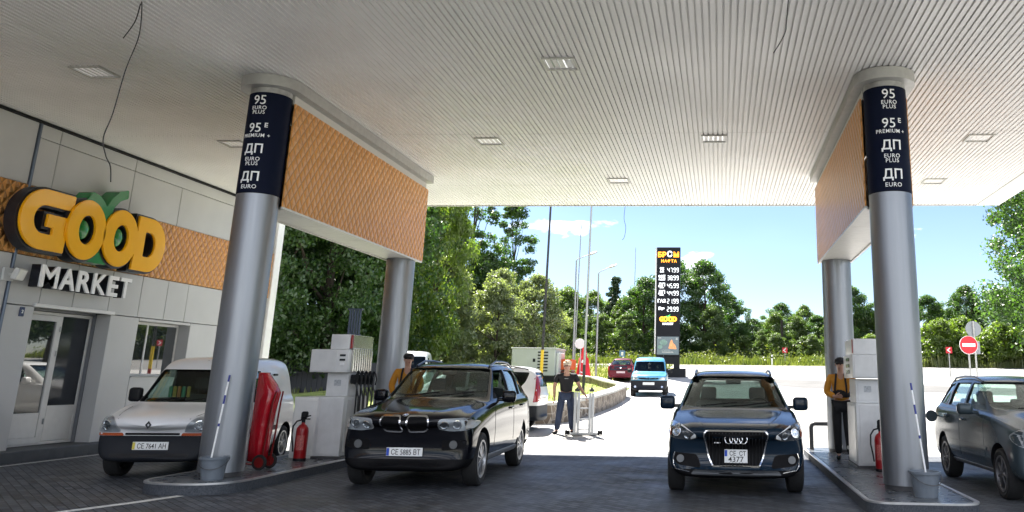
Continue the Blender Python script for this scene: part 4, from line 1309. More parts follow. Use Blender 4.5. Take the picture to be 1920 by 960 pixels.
def make_car(name, loc, rz, label, cat, c):
    root = empty(name, loc, rz, label, cat)
    pm, L, W, H = c['paint'], c['L'], c['W'], c['H']
    hw = W / 2
    rows = c.get('rows') or car_rows(c)
    lv = c.get('level', 3)
    skin = evaluated(loft(rows), [('subsurf', lv)])
    S_ = Surf(skin)
    cuts = []
    R, yf, yb = c['R'], c['yf'], c['yf'] + c['wb']
    xw = hw - 0.125
    for y in (yf, yb):
        for s in (-1, 1):
            g = G(); g.cyl((s * (hw - .30), y, R + .015), (s * (hw + .4), y, R + .015), R + c.get('arch', .055), n=40)
            cuts.append(cutter(g.bm, BLACKPL))
    wins = c['side_windows']; ws_ = c['windshield']; rw = c.get('rear_window')
    if c.get('cabin', True):
        yc, yr = c['yc'], c['yr']
        cab = []
        for r in rows:
            if r[0] >= yc + .02 and r[0] <= c['ytg'] + .01: cab.append(list(r))
        cab[0][0] += .13; cab[-1][0] -= .07
        cab[0][5] -= .05; cab[0][4] -= .04
        for q in cab[1:]:
            if q[0] <= yr + .3: q[0] += .05
            elif q[0] >= c['yre'] - .01: q[0] -= .06
        cuts.append(cutter(evaluated_bm(loft(cab, floor=c.get('floor', .62))), DARK))
        for w in wins: cuts.append(cutter(prism_bm(w, 'yz', -2, 2), DARK))
        ymid = (yr + c['yre']) / 2
        cuts.append(cutter(prism_bm(ws_, 'xz', -1.5, ymid), DARK))
        if rw: cuts.append(cutter(prism_bm(rw, 'xz', ymid, L + 1.5), DARK))
    bmb = bmesh.new(); bmb.from_mesh(skin)
    body_me = evaluated(bmb, [('cut', k) for k in cuts], [pm])
    body_me.name = 'body'
    # split off the unpainted bumper/sill skin
    bsplit = c.get('split')
    bm = bmesh.new(); bm.from_mesh(body_me)
    if bsplit:
        mats_keep = [m for m in body_me.materials]
        for (kind, val) in bsplit['planes']:
            no = {'z': (0, 0, 1), 'y': (0, 1, 0)}[kind]; co_ = {'z': (0, 0, val), 'y': (0, val, 0)}[kind]
            bmesh.ops.bisect_plane(bm, geom=bm.verts[:] + bm.edges[:] + bm.faces[:], plane_co=co_, plane_no=no)
        other = bm.copy()
        test = bsplit['test']
        bmesh.ops.delete(bm, geom=[f for f in bm.faces if test(f.calc_center_median())], context='FACES')
        bmesh.ops.delete(other, geom=[f for f in other.faces if not test(f.calc_center_median())], context='FACES')
        me2 = bpy.data.meshes.new('bumper'); other.to_mesh(me2); other.free()
        for f in me2.polygons: f.use_smooth = True
        ms = [bsplit['mat']] + mats_keep[1:]
        me2.set_sharp_from_angle(angle=math.radians(30))
        o2 = obj_from_mesh('bumper', me2, root, ms)
        if bsplit.get('label'): o2['label'] = bsplit['label']
    bm.to_mesh(body_me); bm.free()
    for f in body_me.polygons: f.use_smooth = True
    body_me.set_sharp_from_angle(angle=math.radians(32))
    body = obj_from_mesh('body', body_me, root)
    # glass
    if c.get('cabin', True):
        for i, w in enumerate(wins):
            for s, ax in ((-1, 'left'), (1, 'right')):
                if (i, s) in c.get('open', ()): continue
                S_.patch('side_window', grow(w, .012), ax, -.022, .004, PRIV if i in c.get('privacy', ()) else GLASS, root, 3)
        S_.patch('windshield', grow(ws_, .012), 'front', -.02, .004, GLASS, root, 3)
        if rw: S_.patch('rear_window', grow(rw, .012), 'rear', -.02, .004, c.get('rear_glass', GLASS), root, 3)
        # seats, dashboard, wheel
        ys = c['yr'] + .35
        for s in (-1, 1):
            g = G()
            g.box((s * hw * .42, ys + .05, .72), (.48, .5, .2), bev=.06, seg=2)
            g.box((s * hw * .42, ys + .36, c['zbelt'] - .20), (.46, .16, .62), rot=(-.18, 0, 0), bev=.06, seg=2)
            g.build('seat', SEATM, root)
            g = G(); g.box((s * hw * .42, ys + .45, c['zbelt'] + .37 * (H - c['zbelt'])), (.26, .10, .20), rot=(-.12, 0, 0), bev=.04, seg=2)
            for q in (-1, 1): g.cyl((s * hw * .42 + q * .06, ys + .43, c['zbelt'] + .05), (s * hw * .42 + q * .06, ys + .45, c['zbelt'] + .3 * (H - c['zbelt'])), .008, n=6)
            g.build('headrest', SEATM, root)
        if c.get('bench', True):
            g = G(); g.box((0, ys + 1.15, c['zbelt'] - .27), (hw * 1.45, .18, .62), rot=(-.2, 0, 0), bev=.06, seg=2)
            for s in (-.42, .42): g.box((s * hw * 1.1, ys + 1.25, c['zbelt'] + .10), (.24, .10, .15), bev=.04, seg=2)
            g.build('rear_bench', SEATM, root)
        g = G(); g.mm((-hw * .80, c['yc'] + .30, c['zc'] - .20), (hw * .80, c['yr'] + .0, c['zc'] - .05), bev=.06, seg=2); g.build('dashboard', DARK, root)
        M = Matrix.Translation((hw * .42, c['yr'] + .06, c['zc'] - .02)) @ Matrix.Rotation(math.radians(65), 4, 'X')
        g = G(); g.tube([M @ Vector((.18 * math.cos(a), .18 * math.sin(a), 0)) for a in [2 * PI * k / 24 for k in range(25)]], .016, 6)
        g.tube([M @ Vector((-.17, 0, 0)), M @ Vector((.17, 0, 0))], .018, 6); g.build('steering_wheel', DARK, root)
        zt = H - .20
        g = G(); g.box((0, c['yr'] + .02, zt), (.24, .03, .075), bev=.015); g.cyl((0, c['yr'] + .03, zt), (0, c['yr'] + .06, zt + .10), .008, n=6); g.build('rear_view_mirror', DARK, root)
    else:
        for w in wins:
            for ax in ('left', 'right'): S_.patch('side_window', w, ax, .004, .006, c.get('blind_glass', SCREEN), root, 3)
        S_.patch('windshield', ws_, 'front', .004, .006, c.get('blind_glass', SCREEN), root, 3)
        if rw: S_.patch('rear_window', rw, 'rear', .004, .006, c.get('blind_glass', SCREEN), root, 3)
    # wheels
    for y in (yf, yb):
        for s in (-1, 1):
            wheel(root, s * (hw - .125), y, R, .225, c.get('spokes', 5), c.get('rim', SILVR), s)
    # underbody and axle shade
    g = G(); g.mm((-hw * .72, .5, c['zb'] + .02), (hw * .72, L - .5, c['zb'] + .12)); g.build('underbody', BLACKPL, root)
    # mirrors
    for s in (-1, 1):
        my, mz = c.get('mirror', (c['yc'] + .42, c['zbelt'] + .09))
        p, n = S_.hit('right' if s > 0 else 'left', my, mz - .05)
        g = G()
        mw, mh = c.get('mirror_size', (.21, .17))
        g.box((p.x + s * (.06 + mw / 2), my, mz), (mw, .13, mh), rot=(0, 0, s * .12), bev=.05, seg=3)
        g.box((p.x + s * .03, my + .01, mz - .05), (.12, .06, .05), bev=.015)
        mo = g.build('side_mirror', c.get('mirror_mat', pm), root)
        g = G(); g.box((p.x + s * (.06 + mw / 2), my + .058, mz), (mw * .78, .02, mh * .72), rot=(0, 0, s * .12), bev=.006); g.build('mirror_glass', mat('mirror_silver', (.8, .82, .84), .02, 1.0), mo)
    # wipers
    if c.get('wipers', True) and c.get('cabin', True):
        g = G()
        z0 = min(v for u, v in ws_) + .015
        for a, b, dz in ((-.52, .05, .05), (.05, .60, .06)):
            pts = []
            for k in range(7):
                u = (a + (b - a) * k / 6) * hw
                p, n = S_.hit('front', u, z0 + dz * k / 6)
                pts.append(p + n * .004)
            g.tube(pts, .009, 5)
        g.build('wiper', BLACKPL, root)
    # door panels, handles
    for (poly, sides) in c.get('doors', ()):
        for s in sides:
            d = S_.patch('door', poly, 'right' if s > 0 else 'left', .0035, .012, pm, root, 4, smooth=60)
            hy = max(u for u, v in poly) - .17; hz = max(v for u, v in poly) - .12
            p, n = S_.hit('right' if s > 0 else 'left', hy, hz)
            g = G(); g.box((p.x + s * .022, hy, hz), (.03, .19, .035), bev=.012, seg=2); g.build('door_handle', c.get('handle_mat', pm), d)
    return root, S_, body

def evaluated_bm(bm):
    me = evaluated(bm, [('subsurf', 2)])
    b = bmesh.new(); b.from_mesh(me); bpy.data.meshes.remove(me)
    return b

def plate(root, S_, z, w, h, s1, axis='front', two=None, dy=.02, x=0.0, yellow=False, blue=True):
    p, n = S_.hit(axis, x, z)
    sg = -1 if axis == 'front' else 1
    g = G(); g.box((x, p.y + sg * dy, z), (w, .014, h), bev=.004)
    pl_ = g.build('number_plate', PLATEW, root)
    yy = p.y + sg * (dy + .0085)
    base = Matrix.Translation((x, yy, z)) @ FRONT
    if axis != 'front':
        base = Matrix.Translation((x, yy, z)) @ Matrix.Rotation(PI, 4, 'Z') @ FRONT
    off = .02 if blue else 0.0
    def fit(st, bw, bh, cx, cz):
        me = text_mesh(st, 1.0, ext=.0015, bold=.006)
        xs = [v.co.x for v in me.vertices]; zs = [v.co.y for v in me.vertices]
        me.transform(base @ Matrix.Translation((cx, cz, 0)) @ Matrix.Diagonal((bw / (max(xs) - min(xs)), bh / (max(zs) - min(zs)), 1, 1)) @ Matrix.Translation((-(max(xs) + min(xs)) / 2, -(max(zs) + min(zs)) / 2, 0)))
        obj_from_mesh('plate_lettering', me, pl_, [PLATEK])
    if two is None: fit(s1, w * .80, h * .66, off, 0)
    else:
        fit(s1, w * .70, h * .36, .025, h * .22); fit(two, w * .66, h * .40, .0, -h * .22)
    if blue:
        g = G(); g.box((x - w / 2 + .022, p.y + sg * (dy + .0082), z if two is None else z + h * .22), (.036, .002, (h - .014) if two is None else h * .46)); g.build('country_band', BLUEB if not yellow else mat('plate_yellow', (.6, .5, .08), .5), pl_)
    return pl_

def headlamp(root, S_, poly, axis, bowls, m_out=None, bowl_r=.07, off=.004):
    o = S_.patch('headlight', poly, axis, off, .03, m_out or LAMPD, root, 3)
    for u, v, r in bowls:
        p, n = S_.hit(axis, u, v)
        M = Matrix.Translation(p + n * .006) @ n.to_track_quat('Z', 'Y').to_matrix().to_4x4()
        g = G(); g.lathe([(r, 0), (r, .016), (r * .86, .018), (r * .78, .004), (r * .3, .002), (0, .006)], 24, M=M)
        g.build('lamp_reflector', CHROME, o)
    S_.patch('lens', grow(poly, -.004), axis, off + .022, .004, LAMPG, o, 2)
    return o

def ringstrip(name, S_, outer, inner, axis, off, th, m, parent):
    return S_.patch(name, outer, axis, off, th, m, parent, 2, hole=inner)

# ---------------------------------------------------------------- the four near cars
# 1 dark suv with round twin lamps and kidney grille
c = dict(L=4.67, W=1.87, H=1.765, zb=.24, zn=1.0, zc=1.19, yc=1.42, yr=2.12, zbelt=1.14, wt=.72, yre=4.38, ytg=4.60, R=.365, yf=.86, wb=2.82,
         paint=paint('black_metallic', (0.004, 0.0045, 0.007), 0.0, 0.08), mirror=(1.95, 1.21), mirror_size=(.22, .18), spokes=10, rdrop=.05, floor=.66,
         side_windows=[rpoly([(1.70, 1.175), (2.86, 1.20), (2.86, 1.63), (2.24, 1.61)], [.02, .03, .03, .05], 3), rpoly([(2.95, 1.20), (3.72, 1.22), (3.68, 1.615), (2.95, 1.63)], [.03, .03, .05, .03], 3), rpoly([(3.80, 1.225), (4.42, 1.24), (4.24, 1.56), (3.77, 1.61)], [.03, .05, .06, .03], 3)],
         windshield=rpoly([(-.765, 1.20), (.765, 1.20), (.635, 1.64), (-.635, 1.64)], .05, 4), rear_window=rpoly([(-.62, 1.25), (.62, 1.25), (.54, 1.58), (-.54, 1.58)], .06, 4),
         open=((0, 1),), rear_glass=PRIV,
         split=dict(planes=[('z', .41)], test=lambda p: p.z < .41, mat=GRB, label='black unpainted lower edge'),
         doors=[(rpoly([(1.52, .50), (2.88, .50), (2.90, 1.14), (1.60, 1.12)], .04, 3), (1, -1)), (rpoly([(2.93, .50), (3.45, .50), (3.80, .80), (3.84, 1.16), (2.94, 1.14)], .05, 3), (1, -1))])
car1, S1, _ = make_car('parked_car', (-4.32, 11.72, 0.008), math.radians(2), 'black suv with twin kidney grille and round headlights, parked beside the left pump', 'car', c)
for s in (-1, 1):
    o_ = rpoly([(s * .035, .755), (s * .30, .765), (s * .345, .90), (s * .31, .972), (s * .05, .972), (s * .035, .90)], [.05, .08, .05, .06, .04, .04], 4)
    if s < 0: o_ = o_[::-1]
    S1.patch('grille', grow(o_, -.012), 'front', .010, .02, GRB, car1, 2)
    S1.patch('grille_frame', o_, 'front', .022, .03, CHROME, car1, 2, hole=grow(o_, -.02))
    hp = rpoly([(s * .44, .80), (s * .62, .775), (s * .86, .79), (s * .90, .90), (s * .80, .955), (s * .46, .935)], .05, 4)
    if s < 0: hp = hp[::-1]
    headlamp(car1, S1, hp, 'front', [(s * .535, .865, .062), (s * .70, .868, .062)])
    am = rpoly([(s * .80, .80), (s * .885, .81), (s * .90, .90), (s * .82, .93)], .03, 3)
    if s < 0: am = am[::-1]
    S1.patch('indicator', am, 'front', .022, .01, mat('clear_indicator', (.5, .48, .44), .2, .3), car1, 2)
    p, n = S1.hit('front', s * .66, .60)
    g = G(); g.cyl(p - n * .01, p + n * .012, .055, n=20); f_ = g.build('fog_lamp', FOGL, car1)
    vent = rpoly([(s * .50, .52), (s * .82, .55), (s * .84, .66), (s * .50, .66)], .03, 3)
    S1.patch('bumper_vent', vent if s > 0 else vent[::-1], 'front', .004, .01, GRB, car1, 2)
    g = G()
    P_ = [S1.hit('top', s * .60, y)[0] for y in (2.30, 2.7, 3.2, 3.7, 4.15)]
    P_ = [p + Vector((0, 0, .012 if i in (0, 4) else .055)) for i, p in enumerate(P_)]
    g.tube(P_, .018, 8); g.build('roof_rail', mat('satin_black', (.02, .02, .022), .3), car1)
    sl = rpoly([(1.30, .33), (3.30, .33), (3.30, .40), (1.30, .40)], .02, 2)
    S1.patch('sill_trim', sl, 'right' if s > 0 else 'left', .02, .03, mat('sill_silver', (.32, .33, .34), .4, .5), car1, 3)
    # hood crease
    pts = [S1.hit('top', s * u, y)[0] + Vector((0, 0, .001)) for u, y in ((.34, .25), (.44, .6), (.54, 1.0), (.60, 1.32))]
    g = G(); g.tube(pts, .006, 5); g.build('bonnet_crease', c['paint'], car1)
S1.patch('air_intake', rpoly([(-.45, .28), (.45, .28), (.48, .39), (-.48, .39)], .03, 3), 'front', .004, .01, GRB, car1, 2)
p, n = S1.hit('front', 0, .985)
p, n = S1.hit('top', 0, .10)
M = Matrix.Translation(p + n * .002) @ n.to_track_quat('Z', 'Y').to_matrix().to_4x4()
g = G(); g.lathe([(0, .006), (.036, .006), (.041, .003), (.041, 0)], 24, M=M, mi=0)
for k in range(4):
    b = bmesh.new(); vs = [b.verts.new((0, 0, .0075))] + [b.verts.new((.026 * math.cos(a), .026 * math.sin(a), .0075)) for a in [PI / 2 * k + PI / 2 * j / 6 for j in range(7)]]
    b.faces.new(vs); g._merge(b, 1 + k % 2, M)
g.build('bonnet_badge', [CHROME, BLUEB, LETTER], car1)
plate(car1, S1, .50, .50, .112, 'СЕ 5885 ВТ')

# 2 dark blue suv seen head-on with trapezoid grille and four rings
c = dict(L=4.63, W=1.90, H=1.675, zb=.23, zn=.90, zc=1.09, yc=1.30, yr=2.06, zbelt=1.06, wt=.685, yre=4.2, ytg=4.50, R=.36, yf=.90, wb=2.81,
         paint=paint('dark_blue_metallic', (0.006, 0.016, 0.030), 0.0, 0.09), mirror=(1.78, 1.16), mirror_size=(.23, .20), spokes=5, rdrop=.05, floor=.62, nose_bow=.24,
         side_windows=[rpoly([(1.62, 1.115), (2.80, 1.13), (2.80, 1.515), (2.22, 1.505)], [.02, .03, .03, .05], 3), rpoly([(2.88, 1.13), (3.65, 1.14), (3.6, 1.49), (2.88, 1.51)], .03, 3), rpoly([(3.73, 1.15), (4.22, 1.17), (4.0, 1.46), (3.70, 1.485)], .03, 3)],
         windshield=rpoly([(-.79, 1.11), (.79, 1.11), (.64, 1.56), (-.64, 1.56)], .05, 4), rear_window=rpoly([(-.60, 1.17), (.60, 1.17), (.50, 1.485), (-.50, 1.485)], .05, 4), rear_glass=PRIV, privacy=(1, 2),
         split=dict(planes=[('z', .345)], test=lambda p: p.z < .345, mat=GRB, label='black unpainted lower edge'),
         doors=[(rpoly([(1.45, .46), (2.82, .46), (2.84, 1.07), (1.5, 1.05)], .04, 3), (1, -1))])
car2, S2, _ = make_car('parked_car', (.20, 11.72, 0.008), 0, 'dark blue suv seen head on with four interlocking rings on its trapezoid grille', 'car', c)
gp = rpoly([(-.315, .37), (.315, .37), (.375, .50), (.435, .80), (.40, .845), (-.40, .845), (-.435, .80), (-.375, .50)], [.03, .03, .05, .04, .04, .04, .04, .05], 4)
S2.patch('grille', grow(gp, -.015), 'front', .004, .012, GRB, car2, 3)
g = G()
for k in range(19):
    u = -.40 + .80 * k / 18
    zl = .40 if abs(u) < .31 else .40 + (abs(u) - .31) * 2.6
    pts = [S2.hit('front', u, z)[0] + Vector((0, -.014, 0)) for z in np.linspace(zl, .82, 6)]
    g.tube(pts, .0065, 4)
g.build('grille_bars', mat('dark_chrome', (.05, .052, .056), .3, .8), car2)
S2.patch('grille_frame', gp, 'front', .018, .03, CHROME, car2, 3, hole=grow(gp, -.018))
g = G()
for k in range(4):
    u = -.096 + k * .064
    p, n = S2.hit('front', u, .735)
    g.tube([(u + .052 * math.cos(a), p.y - .05, .735 + .052 * math.sin(a)) for a in [2 * PI * j / 28 for j in range(29)]], .0075, 6)
g.build('ring_emblem', CHROME, car2)
p, n = S2.hit('front', -.25, .685)
g = G(); g.box((-.25, p.y - .026, .685), (.085, .006, .018), bev=.002); g.build('grille_badge', CHROME, car2)
for s in (-1, 1):
    hp = rpoly([(s * .505, .75), (s * .60, .71), (s * .86, .735), (s * .92, .80), (s * .905, .945), (s * .78, .915)], [.02, .05, .06, .05, .03, .05], 4)
    hp = hp if s > 0 else hp[::-1]
    headlamp(car2, S2, hp, 'front', [(s * .79, .82, .066), (s * .65, .785, .05)], m_out=mat('lamp_smoke', (.085, .09, .10), .25, .3))
    brow = rpoly([(s * .53, .765), (s * .60, .745), (s * .60, .765), (s * .55, .80), (s * .74, .875), (s * .74, .893), (s * .53, .79)], .006, 2)
    S2.patch('light_strip', brow if s > 0 else brow[::-1], 'front', .027, .008, mat('drl_white', (.75, .77, .78), .3), car2, 2)
    am = rpoly([(s * .865, .76), (s * .915, .81), (s * .905, .90), (s * .87, .87)], .02, 3)
    S2.patch('indicator', am if s > 0 else am[::-1], 'front', .022, .01, AMBERL, car2, 2)
    iv = rpoly([(s * .46, .36), (s * .80, .40), (s * .86, .56), (s * .52, .53)], .05, 4)
    S2.patch('air_intake', iv if s > 0 else iv[::-1], 'front', .004, .012, GRB, car2, 3)
    p, n = S2.hit('front', s * .745, .475)
    g = G(); g.cyl(p - n * .005, p + n * .02, .05, n=20); g.build('fog_lamp', FOGL, car2)
    pts = [S2.hit('front', s * u, z)[0] + Vector((0, -.008, 0)) for u, z in ((.82, .56), (.845, .48), (.84, .40), (.80, .345), (.62, .315))]
    g = G(); g.tube(pts, .008, 6); g.build('intake_trim', CHROME, car2)
    g = G()
    P_ = [S2.hit('top', s * .60, y)[0] for y in (2.30, 2.6, 3.2, 3.7, 4.1)]
    g.tube([p + Vector((0, 0, .012 if i in (0, 4) else .05)) for i, p in enumerate(P_)], .018, 8); g.build('roof_rail', mat('satin_black', (.02, .02, .022), .3), car2)
    pts = [S2.hit('top', s * u, y)[0] + Vector((0, 0, .001)) for u, y in ((.45, .25), (.56, .6), (.64, .95), (.68, 1.2))]
    g = G(); g.tube(pts, .006, 5); g.build('bonnet_crease', c['paint'], car2)
S2.patch('lower_lip', rpoly([(-.60, .285), (.60, .285), (.56, .335), (-.56, .335)], .02, 3), 'front', .008, .015, mat('lip_dark', (.05, .055, .062), .4, .3), car2, 2)
plate(car2, S2, .515, .31, .172, 'СЕ  СТ', two='4377', dy=.03)

# 3 white van
SEAM3 = mat('gap_dark', (.03, .03, .03), .8)
VW = paint('van_white', (.70, .71, .73), 0, .3, .5)
c = dict(L=4.02, W=1.66, H=1.82, zb=.24, zn=.885, zc=1.06, yc=.98, yr=1.68, zbelt=1.06, wt=.80, yre=3.86, ytg=3.95, R=.30, yf=.80, wb=2.60, ym=.55, nose_bow=.20,
         paint=VW, mirror=(1.38, 1.17), mirror_size=(.20, .22), mirror_mat=BLACKPL, spokes=7, rdrop=.02, floor=.66, bench=False, rim=mat('steel_rim', (.35, .36, .37), .4, .6), handle_mat=BLACKPL,
         side_windows=[rpoly([(1.30, 1.11), (2.20, 1.11), (2.20, 1.56), (1.78, 1.56)], [.02, .04, .04, .06], 3)],
         windshield=rpoly([(-.715, 1.07), (.715, 1.07), (.64, 1.57), (-.64, 1.57)], .05, 4), rear_window=None,
         split=dict(planes=[('z', .615), ('y', .62)], test=lambda p: p.z < .615 and p.y < .62, mat=GREYPL, label='unpainted dark front bumper'),
         doors=[(rpoly([(1.08, .42), (2.24, .42), (2.26, 1.08), (1.12, 1.06)], .04, 3), (1, -1)), (rpoly([(2.30, .42), (2.98, .46), (3.02, 1.62), (2.30, 1.62)], .05, 3), (1,))])
car3, S3, _ = make_car('delivery_van', (-8.30, 12.28, 0.008), math.radians(9), 'white panel van with a dark bumper behind the left front column', 'van', c)
for s in (-1, 1):
    hp = rpoly([(s * .435, .665), (s * .75, .66), (s * .785, .76), (s * .74, .865), (s * .60, .88), (s * .50, .80)], [.04, .05, .06, .07, .08, .08], 4)
    headlamp(car3, S3, hp if s > 0 else hp[::-1], 'front', [(s * .645, .765, .075)])
    am = rpoly([(s * .40, .618), (s * .76, .618), (s * .775, .657), (s * .42, .657)], .012, 2)
    S3.patch('indicator', am if s > 0 else am[::-1], 'front', .012, .02, AMBERL, car3, 2)
    st_ = rpoly([(1.15, .56), (2.95, .56), (2.95, .64), (1.15, .64)], .015, 2)
    S3.patch('side_strip', st_, 'right' if s > 0 else 'left', .014, .02, GREYPL, car3, 3)
g = G()
hx_ = [(0, .045), (.035, 0), (0, -.045), (-.035, 0)]
p, n = S3.hit('front', 0, .775)
q = (n.to_track_quat('Z', 'Y').to_matrix().to_4x4())
g.prism([(0, .055), (-.042, 0), (0, -.055), (.042, 0)], 'xy', 0, .012, holes=[[(0, .026), (-.018, 0), (0, -.026), (.018, 0)]], M=Matrix.Translation(p + n * .004) @ FRONT @ Matrix.Rotation(0.0, 4, 'X'))
g.build('front_badge', mat('dark_chrome', (.05, .052, .056), .3, .8), car3)
S3.patch('grille', rpoly([(-.38, .655), (.38, .655), (.38, .628), (-.38, .628)][::-1], .008, 2), 'front', .010, .015, GRB, car3, 2)
S3.patch('air_intake', rpoly([(-.55, .32), (.55, .32), (.55, .37), (-.55, .37)], .015, 2), 'front', .004, .01, DARK, car3, 2)
plate(car3, S3, .475, .50, .112, 'СЕ 7641 АН', x=-.0, yellow=True)
p, n = S3.hit('top', .25, 1.95)
g = G(); g.tube([p, p + Vector((0.02, .12, .16)), p + Vector((.03, .2, .27))], .006, 6); g.build('aerial', BLACKPL, car3)
for s in (-1, 1):
    pts = [S3.hit('top', s * u, y)[0] + Vector((0, 0, .0005)) for u, y in ((.50, .16), (.56, .3), (.62, .55), (.665, .85))]
    g = G(); g.tube(pts, .0045, 4); g.build('bonnet_gap', SEAM3, car3)
g = G()
hang = [(-.34, (.02, .16, .08)), (-.27, (.30, .22, .02)), (-.2, (.33, .12, .02)), (-.13, (.03, .2, .1)), (-.05, (.28, .20, .03))]
for i, (u, col_) in enumerate(hang):
    p, n = S3.hit('front', u, 1.2)
    g.box((u, p.y + .16, 1.22), (.055, .02, .17), bev=.01, mi=i)
g.build('trinket', [mat('trinket_%d' % i, col_, .6) for i, (u, col_) in enumerate(hang)], car3)

# 4 grey people carrier at the right edge
c = dict(L=4.47, W=1.80, H=1.63, zb=.24, zn=.92, zc=1.13, yc=1.22, yr=2.15, zbelt=1.07, wt=.70, yre=4.15, ytg=4.34, R=.325, yf=.93, wb=2.70, nose_bow=.26,
         paint=paint('grey_blue_metallic', (0.052, 0.072, 0.086), 0.15, 0.15), mirror=(1.92, 1.13), mirror_size=(.23, .16), spokes=7, rdrop=.03, floor=.62, rim=mat('steel_rim_dark', (.12, .12, .13), .4, .6),
         side_windows=[rpoly([(1.58, 1.115), (2.62, 1.13), (2.62, 1.505), (2.27, 1.495)], [.02, .03, .03, .06], 3), rpoly([(2.70, 1.13), (3.50, 1.15), (3.46, 1.50), (2.70, 1.505)], .03, 3), rpoly([(3.58, 1.155), (4.16, 1.18), (3.95, 1.46), (3.55, 1.495)], .04, 3)],
         windshield=rpoly([(-.755, 1.14), (.755, 1.14), (.61, 1.52), (-.61, 1.52)], .05, 4), rear_window=rpoly([(-.60, 1.18), (.60, 1.18), (.52, 1.48), (-.52, 1.48)], .05, 4),
         doors=[(rpoly([(1.50, .42), (2.66, .42), (2.68, 1.08), (1.56, 1.06)], .04, 3), (1, -1)), (rpoly([(2.71, .42), (3.22, .42), (3.56, .76), (3.60, 1.10), (2.72, 1.08)], .05, 3), (1, -1))])
car4, S4, _ = make_car('parked_car', (4.66, 11.35, 0.008), math.radians(1), 'grey people carrier cut off by the right edge of the photo', 'car', c)
for s in (-1, 1):
    hp = rpoly([(s * .40, .70), (s * .62, .66), (s * .86, .72), (s * .86, .86), (s * .76, .93), (s * .50, .84)], [.04, .06, .08, .06, .06, .06], 4)
    headlamp(car4, S4, hp if s > 0 else hp[::-1], 'front', [(s * .72, .78, .075), (s * .55, .745, .055)])
    p, n = S4.hit('front', s * .66, .40)
    g = G(); g.cyl(p - n * .005, p + n * .012, .055, n=20); g.build('fog_lamp', FOGL, car4)
    iv = rpoly([(s * .48, .32), (s * .80, .34), (s * .80, .47), (s * .50, .47)], .04, 3)
    S4.patch('air_intake', iv if s > 0 else iv[::-1], 'front', .003, .012, GRB, car4, 2)
    st_ = rpoly([(1.42, .585), (3.28, .585), (3.28, .635), (1.42, .635)], .015, 2)
    S4.patch('side_strip', st_, 'right' if s > 0 else 'left', .010, .015, c['paint'], car4, 3)
    sl = rpoly([(1.32, .30), (3.25, .30), (3.25, .35), (1.32, .35)], .012, 2)
    S4.patch('sill_trim', sl, 'right' if s > 0 else 'left', .012, .02, mat('sill_silver', (.32, .33, .34), .4, .5), car4, 3)
    g = G()
    P_ = [S4.hit('top', s * .585, y)[0] for y in (2.30, 2.7, 3.2, 3.7, 4.05)]
    g.tube([p + Vector((0, 0, .012 if i in (0, 4) else .04)) for i, p in enumerate(P_)], .016, 8); g.build('roof_rail', mat('dark_chrome', (.05, .052, .056), .3, .8), car4)
S4.patch('grille', rpoly([(-.36, .64), (.36, .64), (.40, .76), (-.40, .76)], .03, 3), 'front', .004, .012, GRB, car4, 2)
S4.patch('chrome_bar', rpoly([(-.40, .70), (.40, .70), (.41, .735), (-.41, .735)], .01, 2), 'front', .016, .02, CHROME, car4, 2)
p, n = S4.hit('left', 3.85, .93)     # open filler flap
g = G(); g.cyl((p.x - .15, 3.79, .95), (p.x - .15, 3.81, .95), .095, n=24); g.cyl((p.x - .16, 3.80, .95), (p.x, 3.95, .95), .012, n=6)
g.build('filler_flap', mat('grey_blue_metallic', (0.1,) * 3), car4)
# ---------------------------------------------------------------- vehicles farther away
def lamp_simple(root, S_, name, poly, axis, m, off=.006):
    return S_.patch(name, poly, axis, off, .015, m, root, 2)
c = dict(L=4.45, W=1.74, H=1.63, zb=.26, zn=.90, zc=1.08, yc=1.25, yr=1.95, zbelt=1.02, wt=.72, yre=4.22, ytg=4.36, R=.31, yf=.82, wb=2.90, level=2,
         paint=paint('wagon_white', (.68, .68, .67), 0, .3, .6), spokes=6, rdrop=.02, rim=mat('steel_rim', (.35, .36, .37), .4, .6), handle_mat=BLACKPL,
         side_windows=[rpoly([(1.75, 1.07), (2.45, 1.07), (2.45, 1.46), (2.12, 1.45)], [.02, .03, .03, .05], 3), rpoly([(2.53, 1.07), (3.28, 1.08), (3.28, 1.47), (2.53, 1.47)], .03, 3), rpoly([(3.36, 1.17), (3.52, 1.03), (3.80, 1.02), (3.98, 1.22), (4.05, 1.45), (3.36, 1.47)], [.05, .08, .10, .08, .05, .03], 3)],
         windshield=rpoly([(-.66, 1.13), (.66, 1.13), (.56, 1.50), (-.56, 1.50)], .05, 4), rear_window=rpoly([(-.58, 1.10), (.58, 1.10), (.52, 1.46), (-.52, 1.46)], .05, 4), privacy=(2,), rear_glass=PRIV,
         split=dict(planes=[('z', .64), ('y', 3.30)], test=lambda p: p.z < .64 and p.y > 3.30, mat=GREYPL, label='unpainted dark rear bumper'))
car5, S5, _ = make_car('parked_car', (-8.93, 22.35, zg(21.9)), math.radians(-88), 'white estate car side on with dark rear bumper, mostly hidden behind the black suv', 'car', c)
for s in (1,):
    tl_ = rpoly([(4.20, .72), (4.345, .72), (4.335, 1.0), (4.27, 1.38), (4.21, 1.38), (4.235, 1.0)], .02, 3)
    S5.patch('tail_lamp', tl_, 'right', .008, .015, REDL, car5, 3)
g = G()
P_ = [S5.hit('top', .56, y)[0] for y in (2.3, 2.8, 3.4, 4.0)]
g.tube([p + Vector((0, 0, .012 if i in (0, 3) else .05)) for i, p in enumerate(P_)], .016, 8); g.build('roof_rail', mat('satin_black', (.02, .02, .022), .3), car5)

